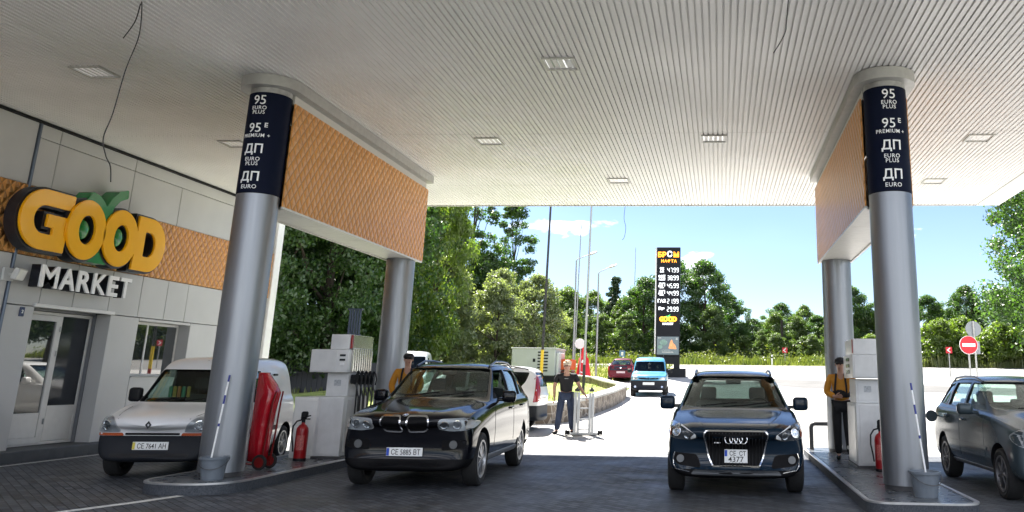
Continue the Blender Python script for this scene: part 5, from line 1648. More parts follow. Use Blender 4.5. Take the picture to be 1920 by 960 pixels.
c = dict(L=4.25, W=1.69, H=1.80, zb=.26, zn=.93, zc=1.08, yc=1.05, yr=1.62, zbelt=1.05, wt=.80, yre=4.05, ytg=4.18, R=.30, yf=.82, wb=2.70, level=2, ym=.6,
         paint=paint('sky_blue_paint', (.085, .31, .50), 0.1, .3, .8), spokes=5, rdrop=.02, mirror=(1.42, 1.12), mirror_mat=BLACKPL, bench=False, handle_mat=BLACKPL,
         side_windows=[rpoly([(1.35, 1.10), (2.25, 1.10), (2.25, 1.52), (1.75, 1.52)], [.02, .03, .03, .06], 3), rpoly([(2.4, 1.12), (3.2, 1.12), (3.2, 1.52), (2.4, 1.52)], .05, 3)],
         windshield=rpoly([(-.72, 1.10), (.72, 1.10), (.64, 1.55), (-.64, 1.55)], .05, 4), rear_window=None,
         split=dict(planes=[('z', .70), ('y', .70)], test=lambda p: p.z < .70 and p.y < .70, mat=GREYPL, label='unpainted dark front bumper'))
car6, S6, _ = make_car('compact_van', (-3.22, 38.7, zg(39.3)), math.radians(2.5), 'light blue compact van with roof bars driving towards the camera', 'van', c)
for s in (-1, 1):
    hp = rpoly([(s * .46, .72), (s * .78, .72), (s * .80, .80), (s * .72, .86), (s * .54, .82)], .04, 3)
    headlamp(car6, S6, hp if s > 0 else hp[::-1], 'front', [(s * .66, .775, .05)], m_out=mat('lamp_bright', (.6, .6, .6), .25, .5))
    g = G(); p, n = S6.hit('front', s * .6, .42); g.cyl(p, p + n * .02, .05, n=14); g.build('fog_lamp', CHROME, car6)
S6.patch('grille', rpoly([(-.40, .745), (.40, .745), (.46, .815), (-.46, .815)], .02, 3), 'front', .006, .015, BLACKPL, car6, 2)
p, n = S6.hit('front', 0, .78); g = G(); g.cyl(p + n * .01, p + n * .025, .045, n=16); g.build('front_badge', CHROME, car6)
p, n = S6.hit('front', 0, .55)
g = G(); g.box((0, p.y - .015, .56), (.52, .014, .115), bev=.004); pl6 = g.build('number_plate', PLATEW, car6)
g = G()
for y in (1.95, 3.1):
    p = S6.hit('top', .60, y)[0]
    g.tube([(-.62, y, p.z - .02), (-.62, y, p.z + .09), (.62, y, p.z + .09), (.62, y, p.z - .02)], .018, 6)
for s in (-1, 1): g.tube([(s * .60, 1.9, p.z + .10), (s * .60, 3.2, p.z + .10)], .016, 6)
g.build('roof_rack', BLACKPL, car6)
p = S6.hit('top', .1, 1.75)[0]; g = G(); g.tube([p, p + Vector((0, .05, .32))], .006, 5); g.build('aerial', BLACKPL, car6)

c = dict(L=3.95, W=1.66, H=1.42, zb=.22, zn=.74, zc=.95, yc=1.25, yr=1.95, zbelt=.93, wt=.66, yre=3.25, ytg=3.82, R=.29, yf=.80, wb=2.45, level=2,
         paint=paint('wine_red_paint', (.115, .012, .020), 0.2, .25), spokes=5, rdrop=.03, mirror_mat=BLACKPL,
         side_windows=[rpoly([(1.72, .97), (2.35, .97), (2.35, 1.30), (2.08, 1.28)], [.02, .03, .03, .05], 3), rpoly([(2.43, .97), (3.25, .98), (3.0, 1.28), (2.43, 1.30)], .03, 3)],
         windshield=rpoly([(-.62, 1.0), (.62, 1.0), (.52, 1.30), (-.52, 1.30)], .05, 4), rear_window=rpoly([(-.60, .99), (.60, .99), (.50, 1.29), (-.50, 1.29)], .05, 4))
car7, S7, _ = make_car('parked_car', (-6.10, 56.0, zg(53.2)), math.radians(181), 'dark red hatchback seen from behind near the pale pavement edge', 'car', c)
S7.patch('tailgate', rpoly([(-.70, .66), (.70, .66), (.66, .93), (-.66, .93)], .05, 3), 'rear', .006, .012, paint('dark_tailgate', (.02, .016, .03), 0.2, .25), car7, 2)
for s in (-1, 1):
    tl_ = rpoly([(s * .70, .64), (s * .81, .66), (s * .79, .90), (s * .70, .90)], .02, 2)
    S7.patch('tail_lamp', tl_ if s > 0 else tl_[::-1], 'rear', .008, .012, REDL, car7, 2)
p, n = S7.hit('rear', 0, .54); g = G(); g.box((0, p.y + .012, .555), (.52, .014, .115), bev=.004); g.build('number_plate', mat('plate_pale', (.55, .45, .47), .5), car7)
p, n = S7.hit('rear', 0, .80); g = G(); g.cyl(p + n * .006, p + n * .02, .045, n=16); g.build('rear_badge', CHROME, car7)

c = dict(L=4.3, W=1.75, H=2.0, zb=.26, zn=.95, zc=1.12, yc=1.05, yr=1.62, zbelt=1.12, wt=.82, yre=4.1, ytg=4.22, R=.31, yf=.82, wb=2.70, level=2, ym=.6,
         paint=VW, spokes=6, rdrop=.02, mirror_mat=BLACKPL, bench=False, rim=mat('steel_rim', (.35, .36, .37), .4, .6), handle_mat=BLACKPL,
         side_windows=[rpoly([(1.35, 1.16), (2.25, 1.16), (2.25, 1.70), (1.75, 1.70)], [.02, .03, .03, .06], 3), rpoly([(2.5, 1.2), (3.75, 1.2), (3.75, 1.62), (2.5, 1.62)], .05, 3)],
         windshield=rpoly([(-.73, 1.18), (.73, 1.18), (.66, 1.74), (-.66, 1.74)], .05, 4), rear_window=None)
car8, S8, _ = make_car('delivery_van', (-12.2, 32.6, zg(33)), math.radians(14), 'white van of which only roof and window show behind the black suv', 'van', c)

# ================================================================= PEOPLE
def skin_obj(name, V, E, R, m, parent, sub=2, root=0):
    me = bpy.data.meshes.new(name)
    me.from_pydata(V, E, [])
    o = obj_from_mesh(name + '_tmp', me, None, [m])
    sk = o.modifiers.new('skin', 'SKIN'); sk.use_smooth_shade = True; sk.branch_smoothing = 0.3
    for i, sv in enumerate(me.skin_vertices[0].data):
        r = R[i]
        sv.radius = r if isinstance(r, tuple) else (r, r)
        sv.use_root = (i == root)
    ss = o.modifiers.new('sub', 'SUBSURF'); ss.levels = sub; ss.render_levels = sub
    dg = bpy.context.evaluated_depsgraph_get(); dg.update()
    res = bpy.data.meshes.new_from_object(o.evaluated_get(dg)); res.name = name
    bpy.data.objects.remove(o)
    for p in res.polygons: p.use_smooth = True
    return obj_from_mesh(name, res, parent)

SKINM = mat('skin', (0.42, 0.235, 0.165), 0.5, noise=0.06, nscale=12)
def person(loc, rz, label, pose, shirt_m, trouser_m, hair=None, cap=None, shoe_m=None, h=1.75, sleeve=True, extras=None, group=None, wide=1.0):
    r = empty('person', loc, rz, label, 'person', group)
    k = h / 1.75
    r.scale = (k * wide, k * wide, k)
    J = dict(pel=(0, 0, .95), wai=(0, .0, 1.08), che=(0, .01, 1.28), nck=(0, .015, 1.46), hb=(0, 0, 1.53), hm=(0, -.012, 1.615), ht=(0, .0, 1.705),
             ls=(-.19, .01, 1.40), rs=(.19, .01, 1.40), lh=(-.09, 0, .91), rh=(.09, 0, .91))
    J.update(pose)
    V, E, R = [], [], []
    idx = {}
    def add(n, p, rad, par=None):
        idx[n] = len(V); V.append(p); R.append(rad)
        if par is not None: E.append((idx[par], idx[n]))
    add('pel', J['pel'], (.135, .10)); add('wai', J['wai'], (.125, .095), 'pel'); add('che', J['che'], (.145, .105), 'wai')
    add('nck', J['nck'], (.056, .058), 'che'); add('hb', J['hb'], (.060, .068), 'nck'); add('hm', J['hm'], (.078, .098), 'hb'); add('ht', J['ht'], (.058, .070), 'hm')
    hx, hy, hz = J['hm']; 
    nd = Vector(J.get('look', (0, -1, 0))).normalized()
    nose = Vector(J['hm']) + nd * .106 + Vector((0, 0, -.012))
    for s in 'lr':
        add(s + 's', J[s + 's'], .062, 'che'); add(s + 'e', J[s + 'e'], .043, s + 's'); add(s + 'w', J[s + 'w'], .030, s + 'e')
        w = Vector(J[s + 'w']); e = Vector(J[s + 'e']); d = Vector(J.get(s + 'd', tuple((w - e).normalized()))).normalized()
        sd = Vector(J.get(s + 'n', (0, -1, 0))).normalized()        # towards the thumb side
        pm_ = w + d * .065
        add(s + 'p', tuple(pm_), (.040, .022), s + 'w')
        ac = d.cross(sd).normalized()
        for q, (off, ln) in enumerate(((-.028, .062), (-.010, .078), (.010, .083), (.028, .074))):
            b0 = pm_ + d * .03 - sd * off
            b1 = b0 + d * ln * .5 + ac * J.get(s + 'c', .012); b2 = b1 + d * ln * .38 + ac * J.get(s + 'c', .012) * 2
            add('%sf%d' % (s, q), tuple(b0), .010, s + 'p'); add('%sg%d' % (s, q), tuple(b1), .009, '%sf%d' % (s, q)); add('%sh%d' % (s, q), tuple(b2), .0075, '%sg%d' % (s, q))
        t0 = w + d * .035 + sd * .034; t1 = t0 + d * .035 + sd * .022; t2 = t1 + d * .03 + sd * .004
        add(s + 't0', tuple(t0), .011, s + 'p'); add(s + 't1', tuple(t1), .010, s + 't0'); add(s + 't2', tuple(t2), .008, s + 't1')
        add(s + 'h', J[s + 'h'], .085, 'pel'); add(s + 'k', J[s + 'k'], .055, s + 'h'); add(s + 'a', J[s + 'a'], .038, s + 'k')
        a = Vector(J[s + 'a']); td = Vector(J.get(s + 'td', (0, -1, 0)))
        add(s + 'to', tuple(a + td * .13 + Vector((0, 0, -.05))), (.036, .024), s + 'a')
    skin_obj('body', V, E, R, SKINM, r, 2)
    body = [o for o in r.children if o.name.startswith('body')][-1]
    def sub(name, names, m, grow_, par=r, cutto=None):
        v2, e2, r2_, ix = [], [], [], {}
        for n in names:
            ix[n] = len(v2); v2.append(V[idx[n]]); q = R[idx[n]]; q = q if isinstance(q, tuple) else (q, q); gg = grow_.get(n, grow_['*']); r2_.append((q[0] + gg, q[1] + gg))
        for a, b in E:
            na = [n for n in names if idx[n] == a]; nb = [n for n in names if idx[n] == b]
            if na and nb: e2.append((ix[na[0]], ix[nb[0]]))
        return v2, e2, r2_, ix
    # shirt: torso and sleeves
    names = ['pel', 'wai', 'che', 'nck', 'ls', 'rs', 'le', 're'] + (['lw', 'rw'] if sleeve else [])
    v2, e2, r2_, ix = sub('shirt', names, shirt_m, {'*': .020, 'nck': .010, 'che': .026, 'wai': .030, 'pel': .030})
    v2[ix['pel']] = tuple(Vector(V[idx['pel']]) + Vector((0, 0, .0)))
    v2[ix['nck']] = tuple(Vector(V[idx['che']]).lerp(Vector(V[idx['nck']]), .75)); r2_[ix['nck']] = (.085, .075)
    for s in 'lr':
        if not sleeve:
            sh, el = Vector(V[idx[s + 's']]), Vector(V[idx[s + 'e']])
            v2[ix[s + 'e']] = tuple(sh.lerp(el, .72)); r2_[ix[s + 'e']] = (.066, .066)
        else:
            el, wr = Vector(V[idx[s + 'e']]), Vector(V[idx[s + 'w']])
            v2[ix[s + 'w']] = tuple(el.lerp(wr, .92))
    skin_obj('shirt', v2, e2, r2_, shirt_m, r, 2)
    names = ['pel', 'lh', 'rh', 'lk', 'rk', 'la', 'ra']
    v2, e2, r2_, ix = sub('trousers', names, trouser_m, {'*': .022, 'pel': .022, 'lh': .018, 'rh': .018, 'lk': .026, 'rk': .026, 'la': .030, 'ra': .030})
    for s in 'lr': v2[ix[s + 'a']] = tuple(Vector(V[idx[s + 'a']]) + Vector((0, 0, -.005)))
    skin_obj('trousers', v2, e2, r2_, trouser_m, r, 2)
    for s in 'lr':
        a = Vector(V[idx[s + 'a']]); td = Vector(J.get(s + 'td', (0, -1, 0)))
        b = [tuple(a - td * .035 + Vector((0, 0, -.035))), tuple(a + td * .06 + Vector((0, 0, -.04))), tuple(a + td * .165 + Vector((0, 0, -.052)))]
        skin_obj('shoe', b, [(0, 1), (1, 2)], [(.046, .05), (.05, .046), (.04, .030)], shoe_m or BLACKPL, r, 2)
    # face
    side = nd.cross(Vector((0, 0, 1))).normalized()
    hm = Vector(J['hm'])
    g = G()
    for q in (-1, 1): g.sphere(hm + nd * .088 + side * q * .031 + Vector((0, 0, .008)), .011, n=8)
    g.build('eyes', mat('eye_dark', (.03, .025, .02), .3), body)
    g = G(); g.sphere(hm + nd * .098 + Vector((0, 0, -.02)), .016, (.8, 1, 1.5), 8)
    for q in (-1, 1): g.sphere(hm + side * q * .080 + Vector((0, 0, -.005)) + nd * .01, .026, (.4, .7, 1.1), 8)
    g.build('nose_and_ears', SKINM, body)
    g = G(); g.sphere(hm + nd * .086 + Vector((0, 0, -.055)), .018, (1.3, .5, .35), 8); g.build('mouth', mat('lips', (.30, .10, .08), .5), body)
    if hair:
        g = G()
        rr = random.Random(5)
        g.sphere(hm + Vector((0, .012, .045)) - nd * .018, .098, (.92, 1.06, .86), 14)
        for _ in range(26):
            a = rr.uniform(0, 2 * PI); e_ = rr.uniform(.1, 1.3)
            g.sphere(hm + Vector((.082 * math.cos(a) * math.cos(e_), .095 * math.sin(a) * math.cos(e_) + .015, .055 + .078 * math.sin(e_))), rr.uniform(.016, .03), n=6)
        g.build('hair', hair, r)
    if cap:
        g = G(); g.sphere(hm + Vector((0, .005, .055)), .103, (.95, 1.05, .72), 16)
        b = hm + nd * .115 + Vector((0, 0, .045))
        g.sphere(b, .085, (.95, .8, .12), 14)
        g.build('cap', cap, r)
    if extras: extras(r, J, body)
    return r

DENIM = mat('dark_denim', (0.022, 0.035, 0.075), 0.8, noise=0.25, nscale=8, bump=0.3, bscale=30)
BLKCL = mat('black_cloth', (0.010, 0.010, 0.013), 0.85, noise=0.2, nscale=10, bump=0.3, bscale=20)
YELV = mat('yellow_vest', (0.50, 0.21, 0.010), 0.7, noise=0.1, nscale=8, bump=0.3, bscale=16)
HAIRG = mat('sandy_hair', (0.60, 0.52, 0.40), 0.6, noise=0.2, nscale=30)
def print_on_shirt(r, J, body):
    g = G(); g.box((0, -.148, 1.315), (.085, .008, .016)); g.build('chest_print', mat('grey_print', (.25, .25, .26), .8, noise=.5, nscale=60), r)
zm = zg(21.5)
person((-3.84, 21.5, zm), math.radians(8), 'man with light hair in black t-shirt and jeans holding the aluminium ladder',
       dict(le=(-.27, .03, 1.12), lw=(-.255, -.06, .88), re=(.28, .02, 1.15), rw=(.40, -.05, .96), lk=(-.13, -.03, .50), la=(-.18, .04, .085), rk=(.13, -.02, .50), ra=(.16, .0, .085),
            ltd=(-.45, -.9, 0), rtd=(.15, -1, 0), ln=(0, -1, .2), rn=(-.5, -1, 0), hb=(0, -.005, 1.53), look=(-.25, -1, -.05), rd=(.55, -.25, -.6), rc=.02),
       BLKCL, DENIM, hair=HAIRG, sleeve=False, h=1.76, extras=print_on_shirt, wide=1.10)
def vest_straps(r):
    g = G()
    for s in (-1, 1): g.tube([(s * .10, -.125, 1.05), (s * .10, -.140, 1.20), (s * .085, -.132, 1.34), (s * .075, -.07, 1.445), (s * .08, .06, 1.43)], .020, 6)
    g.build('vest_strap', BLKCL, r)
person((-6.17, 16.75, .147), math.radians(15), 'attendant in black cap and yellow top standing behind the black suv',
       dict(le=(-.27, -.02, 1.13), lw=(-.20, -.18, .98), re=(.28, -.03, 1.14), rw=(.22, -.22, 1.02), lk=(-.10, -.02, .50), la=(-.11, .02, .085), rk=(.10, -.02, .50), ra=(.11, .02, .085), look=(.35, -1, 0)),
       YELV, BLKCL, cap=BLKCL, sleeve=True, h=1.82, group='pump attendants', extras=lambda r, J, b: vest_straps(r))

def waist_items(r, J, b):
    V2 = [(0, 0, 1.02), J['wai'], (0, .01, 1.23)]
    skin_obj('apron', V2, [(0, 1), (1, 2)], [(.172, .14), (.166, .135), (.170, .13)], BLKCL, r, 2)
    g = G()
    for s in (-1, 1):
        a = Vector(J['la' if s < 0 else 'ra']); g.lathe([(.066, .10), (.070, .13), (.066, .16)], 14, M=Matrix.Translation((a.x, a.y + .0, a.z - .0)), close=False)
    g.build('reflective_band', mat('reflective_grey', (.6, .6, .6), .4), r)
    vest_straps(r)
person((2.20, 16.1, .147), math.radians(-10), 'attendant in black cap and yellow top leaning beside the right pump',
       dict(le=(-.26, -.04, 1.13), lw=(-.10, -.24, 1.06), re=(.27, -.05, 1.12), rw=(.34, -.30, 1.12), lk=(-.09, -.03, .50), la=(-.08, .03, .085), rk=(.10, -.06, .50), ra=(.13, -.10, .085), look=(-.2, -1, -.12), ld=(.8, -.4, .1), ln=(0, -.3, 1)),
       YELV, BLKCL, cap=BLKCL, sleeve=True, h=1.80, group='pump attendants', extras=waist_items)

# ================================================================= YARD BEHIND THE CARS
# folded aluminium ladder
r = empty('folding_ladder', (-3.33, 21.35, zm), math.radians(6), 'folded aluminium ladder standing on the bright pavement', 'ladder')
g = G()
for x in (-.24, -.16): 
    for y in (-.05, .05): g.mm((x - .032, y - .02, .03), (x + .032, y + .02, 1.05 - abs(y)), bev=.006)
for x in (.12, .19):
    for y in (-.04, .05): g.mm((x - .03, y - .02, .03), (x + .03, y + .02, 1.06 - abs(y) * 2), bev=.006)
g.build('stile', ALU, r)
g = G()
for z in (.12, .36, .62, .86): 
    g.box((-.02, 0, z), (.26, .05, .032), bev=.006)
g.build('rung', ALU, r)
g = G(); g.mm((-.42, -.055, .0), (.38, .0, .055), bev=.008); g.mm((-.30, .02, .0), (.30, .06, .05), bev=.008); g.build('stabiliser_bar', ALU, r)
g = G()
for x in (-.41, .385):
    g = G(); g.box((x - .03, -.02, .055), (.055, .12, .11), bev=.015); g.box((x + .03, -.02, .055), (.06, .10, .10), bev=.015); g.build('rubber_foot', BLACKPL, r)
g = G()
for x in (-.20, .155): g.cyl((x - .06, 0, 1.05), (x + .06, 0, 1.05), .035, n=12); g.box((x, 0, 1.08), (.05, .1, .08), bev=.015)
g.build('hinge', RIMBK, r)

# rubble stone planter wall, one continuous low wall with pale coping
path = [(-9.5, 24.6), (-5.35, 24.2), (-4.85, 24.35), (-4.55, 25.0), (-4.25, 28), (-4.1, 32), (-4.15, 36), (-4.35, 38.6), (-4.75, 39.7), (-5.4, 41.5), (-6.6, 45.5), (-8.3, 48.4), (-10.4, 49.6), (-17, 50.5)]
def wallmesh(g, path, w, z0, z1):
    bm = g.bm
    L_, R_ = [], []
    st = stroke(path, w); n = len(path)
    left, right = st[:n], st[n:][::-1]
    rows_ = []
    for (lx, ly), (rx, ry), (px_, py_) in zip(left, right, path):
        zb_ = zg(py_)
        rows_.append([bm.verts.new(p) for p in ((lx, ly, zb_ + z0), (lx, ly, zb_ + z1), (rx, ry, zb_ + z1), (rx, ry, zb_ + z0))])
    for a, b in zip(rows_, rows_[1:]):
        for k in range(4): bm.faces.new((a[k], a[(k + 1) % 4], b[(k + 1) % 4], b[k]))
    bm.faces.new(rows_[0][::-1]); bm.faces.new(rows_[-1])
    bmesh.ops.recalc_face_normals(bm, faces=bm.faces[:])
# densify
dp = []
for a, b in zip(path, path[1:]):
    n = max(1, int((Vector(b) - Vector(a)).length / 1.0))
    for k in range(n): dp.append((a[0] + (b[0] - a[0]) * k / n, a[1] + (b[1] - a[1]) * k / n))
dp.append(path[-1])
g = G(); wallmesh(g, dp, .34, -.15, .50)
pw = g.build('planter_wall', stone_mat(), label='low rubble stone wall with pale coping curving round the grass bed', cat='stone wall', smooth=20)
g = G(); wallmesh(g, dp, .44, .503, .575); g.build('coping', mat('coping_stone', (.45, .44, .41), .8, noise=.12, nscale=5), pw, smooth=20)
bm = bmesh.new()
inner = [(-16.5, 50.0), (-16.5, 24.9)] + [(x - .05, y) for x, y in path[1:13]]
vs = [bm.verts.new((x, y, zg(y) + .22)) for x, y in inner]
bm.faces.new(vs); bmesh.ops.triangulate(bm, faces=bm.faces[:])
bmesh.ops.recalc_face_normals(bm, faces=bm.faces[:])
me = bpy.data.meshes.new('bed_soil'); bm.to_mesh(me); bm.free()
bed = obj_from_mesh('planting_bed', me, None, [ground_mat('bed_grass', (.10, .14, .022), (.24, .28, .055), 1.5, 1, .8, 14)]); tag(bed, kind='structure')

# diesel generator container on a dark base
r = empty('generator_container', (-10.3, 47.0, zg(47)), 0, 'light grey generator container with slatted vents behind the white estate car', 'generator')
CONT = mat('container_grey', (.40, .415, .42), .5, noise=.06, nscale=1.5)
g = G(); g.mm((-1.22, 0, .55), (1.22, 3.0, 2.02), bev=.03); g.mm((-1.26, -.04, 1.98), (1.26, 3.04, 2.05), bev=.012); g.mm((-.42, -.012, .62), (-.38, .005, 1.94)); g.mm((-1.14, -.015, 1.2), (-.98, .005, 1.85), bev=.01)
g.build('housing', CONT, r)
g = G()
for k in range(7): g.mm((.25, -.03, .78 + k * .165), (.82, .01, .85 + k * .165))
g.mm((-.02, -.02, 1.28), (.12, .01, 1.46))
g.build('vent_slat', BLACKPL, r)
g = G(); g.mm((-1.2, .02, .12), (1.6, 2.9, .54)); g.mm((1.25, .3, .3), (2.0, .8, .6)); g.build('base_frame', BLACKPL, r)
g = G(); g.box((1.30, 1.2, 1.2), (.14, 1.9, 1.2), bev=.02); g.build('radiator_grille', mat('container_pale', (.5, .51, .51), .5), r)
r = empty('orange_skip', (-8.85, 48.0, zg(48)), 0, 'small orange tank trailer beside the grey generator container', 'trailer')
g = G(); g.prism([(-.48, .85), (.48, .85), (.52, 1.42), (-.52, 1.42)], 'xz', 0, 1.6, bev=.03); g.build('tub', mat('orange_paint', (.55, .085, .012), .45, noise=.1), r)
g = G(); g.mm((-.50, .1, .72), (.50, 1.5, .80)); g.tube([(-.3, .1, .75), (.6, -.5, .6)], .03, 6); g.build('chassis', mat('rust', (.16, .05, .03), .8, noise=.3), r)
for s in (-1, 1):
    g = G(); g.lathe([(.22, -.09), (.36, -.08), (.36, .08), (.22, .09)], 24, M=Matrix.Translation((s * .45, .8, .36)) @ Matrix.Rotation(PI / 2, 4, 'Y'), close=True); g.build('wheel', RUBBER, r)

# striped pole, flagpoles, street lamps
def pole(name, p0, p1, r0, r1, m, label, cat, group=None, bands=()):
    r = empty(name, p0, 0, label, cat, group)
    d = Vector(p1) - Vector(p0)
    g = G(); g.cyl((0, 0, -.1), d, r0, r1, n=12); g.build('shaft', m, r)
    for a, b, mm_ in bands:
        g = G(); ra = r0 + (r1 - r0) * a + .006; g.cyl(d * a, d * b, ra, n=14); g.build('painted_band', mm_, r)
    g = G(); g.cyl((0, 0, -.05), (0, 0, .06), r0 * 2.2, n=16); g.build('foot_plate', GALV, r)
    return r
DKP = mat('dark_pole', (.03, .03, .032), .5, .3)
YEL = mat('yellow_paint', (.62, .42, .02), .5)
z0 = zg(28)
pole('flagpole', (-5.86, 28, z0), (-5.78, 28, 8.6), .05, .032, DKP, 'dark mast with yellow and red painted foot above the white estate car', 'mast', 'tall poles behind the cars', bands=((.02, .155, mat('red_band', (.30, .012, .014), .5)), (.155, .245, YEL)))
pole('flagpole', (-5.72, 36, zg(36) + .2), (-5.62, 36, 10.2), .055, .035, mat('grey_pole', (.34, .35, .35), .5, .5), 'tall light grey flagpole with dark foot beside the red folded parasol', 'mast', 'tall poles behind the cars', bands=((.0, .13, DKP),))
pole('flagpole', (-9.55, 56, zg(56)), (-9.42, 56, 11.6), .05, .03, mat('grey_pole', (.34, .35, .35), .5, .5), 'thin grey mast rising between the two street lamps', 'mast', 'tall poles behind the cars')
pole('flagpole', (-9.0, 88, zg(88)), (-8.9, 88, 14.9), .06, .03, mat('grey_pole', (.34, .35, .35), .5, .5), 'faint thin mast above the far trees left of the price sign', 'mast', 'tall poles behind the cars')
def street_lamp(x, y, top, label, a=.75):
    r = empty('street_lamp', (x, y, zg(y)), 0, label, 'street lamp', 'street lamps by the road')
    t = top - zg(y)
    g = G(); g.tube([(0, 0, -.1), (0, 0, t * .5), (-.02, 0, t), ], [.07, .06, .045], 10); g.tube([(-.02, 0, t - .02), (.05, 0, t + .08), (a, 0, t + .36)], .032, 8); g.build('post', mat('grey_pole', (.34, .35, .35), .5, .5), r)
    g = G(); g.sphere((a + .26, 0, t + .45), .34, (1, .42, .2), 14, rot=(0, -.35, 0)); g.build('lamp_head', GALV, r)
street_lamp(-9.12, 53, 8.75, 'street lamp with its head overlapping the tall grey flagpole')
street_lamp(-7.74, 53.5, 8.0, 'street lamp standing alone, nearer the price sign', .62)

# folded red parasol with its concrete foot, round sign above
r = empty('folded_parasol', (-8.05, 50.5, zg(50.5)), 0, 'bright red folded promotional parasol near the stone wall', 'parasol')
bm = bmesh.new(); rings = []
for z, rx in ((.05, .42), (.5, .37), (1.0, .30), (1.45, .24), (1.5, .16), (1.75, .14), (2.0, .10), (2.12, .04)):
    rings.append([bm.verts.new((rx * (1 + .16 * math.sin(6 * a + z)) * math.cos(a), rx * (1 + .16 * math.sin(6 * a + z)) * math.sin(a), z)) for a in [2 * PI * k / 36 for k in range(36)]])
for a, b in zip(rings, rings[1:]):
    for k in range(36): bm.faces.new((a[k], a[(k + 1) % 36], b[(k + 1) % 36], b[k]))
bm.faces.new(rings[0][::-1]); bm.faces.new(rings[-1])
me = bpy.data.meshes.new('fabric'); bm.to_mesh(me); bm.free()
for p in me.polygons: p.use_smooth = True
obj_from_mesh('fabric', me, r, [mat('bright_red_cloth', (.58, .01, .022), .6)])
g = G(); g.box((.0, -.36, .62), (.26, .03, .07), rot=(0, .2, 0)); g.box((-.03, -.27, 1.25), (.10, .03, .16), rot=(0, .5, 0)); g.build('white_print', LETTER, r)
g = G(); g.cyl((0, 0, -.05), (0, 0, 2.2), .025); g.box((0, 0, .0), (.6, .6, .1), bev=.02); g.build('stand', GALV, r)
r = empty('round_sign', (-8.18, 50.0, zg(50)), 0, 'white blank round disc on a post above the red parasol', 'road sign')
g = G(); g.cyl((0, 0, 0), (0, 0, 2.3), .035); g.build('post', GALV, r)
g = G(); g.cyl((-.05, -.05, 2.28), (-.05, -.02, 2.28), .30, n=28); g.build('disc', mat('pale_disc', (.62, .63, .64), .4), r)

# price pylon
PB = mat('pylon_black', (.005, .006, .010), .4, spec=.2)
py0 = zg(57)
pyl = empty('price_sign', (-3.50, 57, py0), 0, 'tall black fuel price pylon with orange lettering and digital prices', 'price sign')
pz0, pz1 = 2.95 - py0, 10.22 - py0
g = G(); g.mm((-.80, 0, pz0), (.80, .35, pz1), bev=.02); g.build('panel', PB, pyl)
g = G(); g.mm((-.90, .06, pz0 + .15), (-.81, .29, pz1 - .02)); g.build('light_edge', mat('edge_white', (.75, .76, .76), .4), pyl)
g = G(); g.mm((.40, .05, -.1), (.80, .32, pz0)); g.mm((-.75, .05, -.1), (-.4, .32, pz0)); g.mm((-.70, .06, pz0 - .5), (.78, .3, pz0)); g.build('leg', PB, pyl)
g = G(); g.mm((-1.0, -.3, -.2), (1.20, .7, .55), bev=.03); g.build('plinth', PB, pyl)
LITE = mat('lit_digits', (.7, .7, .7), .5, emit=(.9, .95, 1), estr=.35)
ORAN = mat('lit_orange', (.75, .25, .02), .5, emit=(1, .35, .02), estr=.55)
def pz(y): return (pz1 - (y - 463) / (668 - 463) * (pz1 - pz0))
B = Matrix.Translation((0, -.012, 0)) @ FRONT
texts('brand_lettering', [('БР', .46, -.45, pz(478), .022), ('М', .46, .52, pz(478), .022)], ORAN, pyl, B)
texts('brand_lettering', [('НАФТА', .26, 0.02, pz(490), .012, {'space': 1.25})], ORAN, pyl, B)
texts('brand_lettering', [('С', .52, .07, pz(477), .02)], LITE, pyl, B)
rowsP = [(507, '95', 'EURO', '47.99'), (522, '95Е', 'PREMIUM', '38.99'), (537, 'ДП', 'EURO', '45.99'), (551, 'ДП', 'EURO', '44.99'), (566, 'ГАЗ', '', '21.99'), (581, 'Газ', 'ПРОПАН', '29.99')]
SEG = {'0': 'abcdef', '1': 'bc', '2': 'abged', '3': 'abgcd', '4': 'fgbc', '5': 'afgcd', '6': 'afgedc', '7': 'abc', '8': 'abcdefg', '9': 'abcdfg'}
for yy, a, b, pr_s in rowsP[:]:
    zc_ = pz(yy)
    items = [(a, .30, -.44, zc_ + (.06 if b else 0), .012)]
    if b and yy != 581: items.append((b, .105, -.44, zc_ - .13, .006))
    if yy == 581: items = [('Газ', .24, -.44, zc_ + .03, .02)]
    texts('fuel_lettering', items, LITE, pyl, B)
    g = G()
    x = -.06
    for ch in pr_s:
        if ch == '.':
            g.box((x - .02, -.012, zc_ - .14), (.035, .012, .035)); x += .03; continue
        w_, h_ = .125, .28
        for sgm in SEG[ch]:
            cx, cz, hor = {'a': (0, h_ / 2, 1), 'g': (0, 0, 1), 'd': (0, -h_ / 2, 1), 'b': (w_ / 2, h_ / 4, 0), 'c': (w_ / 2, -h_ / 4, 0), 'f': (-w_ / 2, h_ / 4, 0), 'e': (-w_ / 2, -h_ / 4, 0)}[sgm]
            g.box((x + w_ / 2 + cx, -.012, zc_ + cz), (w_ - .03 if hor else .034, .012, .034 if hor else h_ / 2 - .03))
        x += .195
    g.build('price_digits', LITE, pyl)
texts('shop_lettering', [('G', .40, -.42, pz(600), .035), ('D', .40, .44, pz(600), .035)], ORAN, pyl, B)
texts('shop_lettering', [('OO', .40, .0, pz(600), .035)], mat('lit_yellow', (.8, .45, .02), .5, emit=(1, .6, .03), estr=.5), pyl, B)
texts('shop_lettering', [('MARKET', .17, 0, pz(608.5), .012, {'space': 1.15})], LITE, pyl, B)
g = G(); g.prism([(-.05, pz(596)), (-.14, pz(593.5)), (-.02, pz(594)), (.05, pz(592.5)), (.16, pz(591)), (.1, pz(594)), (.04, pz(596))], 'xz', -.03, -.008); g.build('leaf_mark', mat('lit_green', (.05, .5, .08), .5, emit=(.1, .8, .15), estr=.4), pyl)
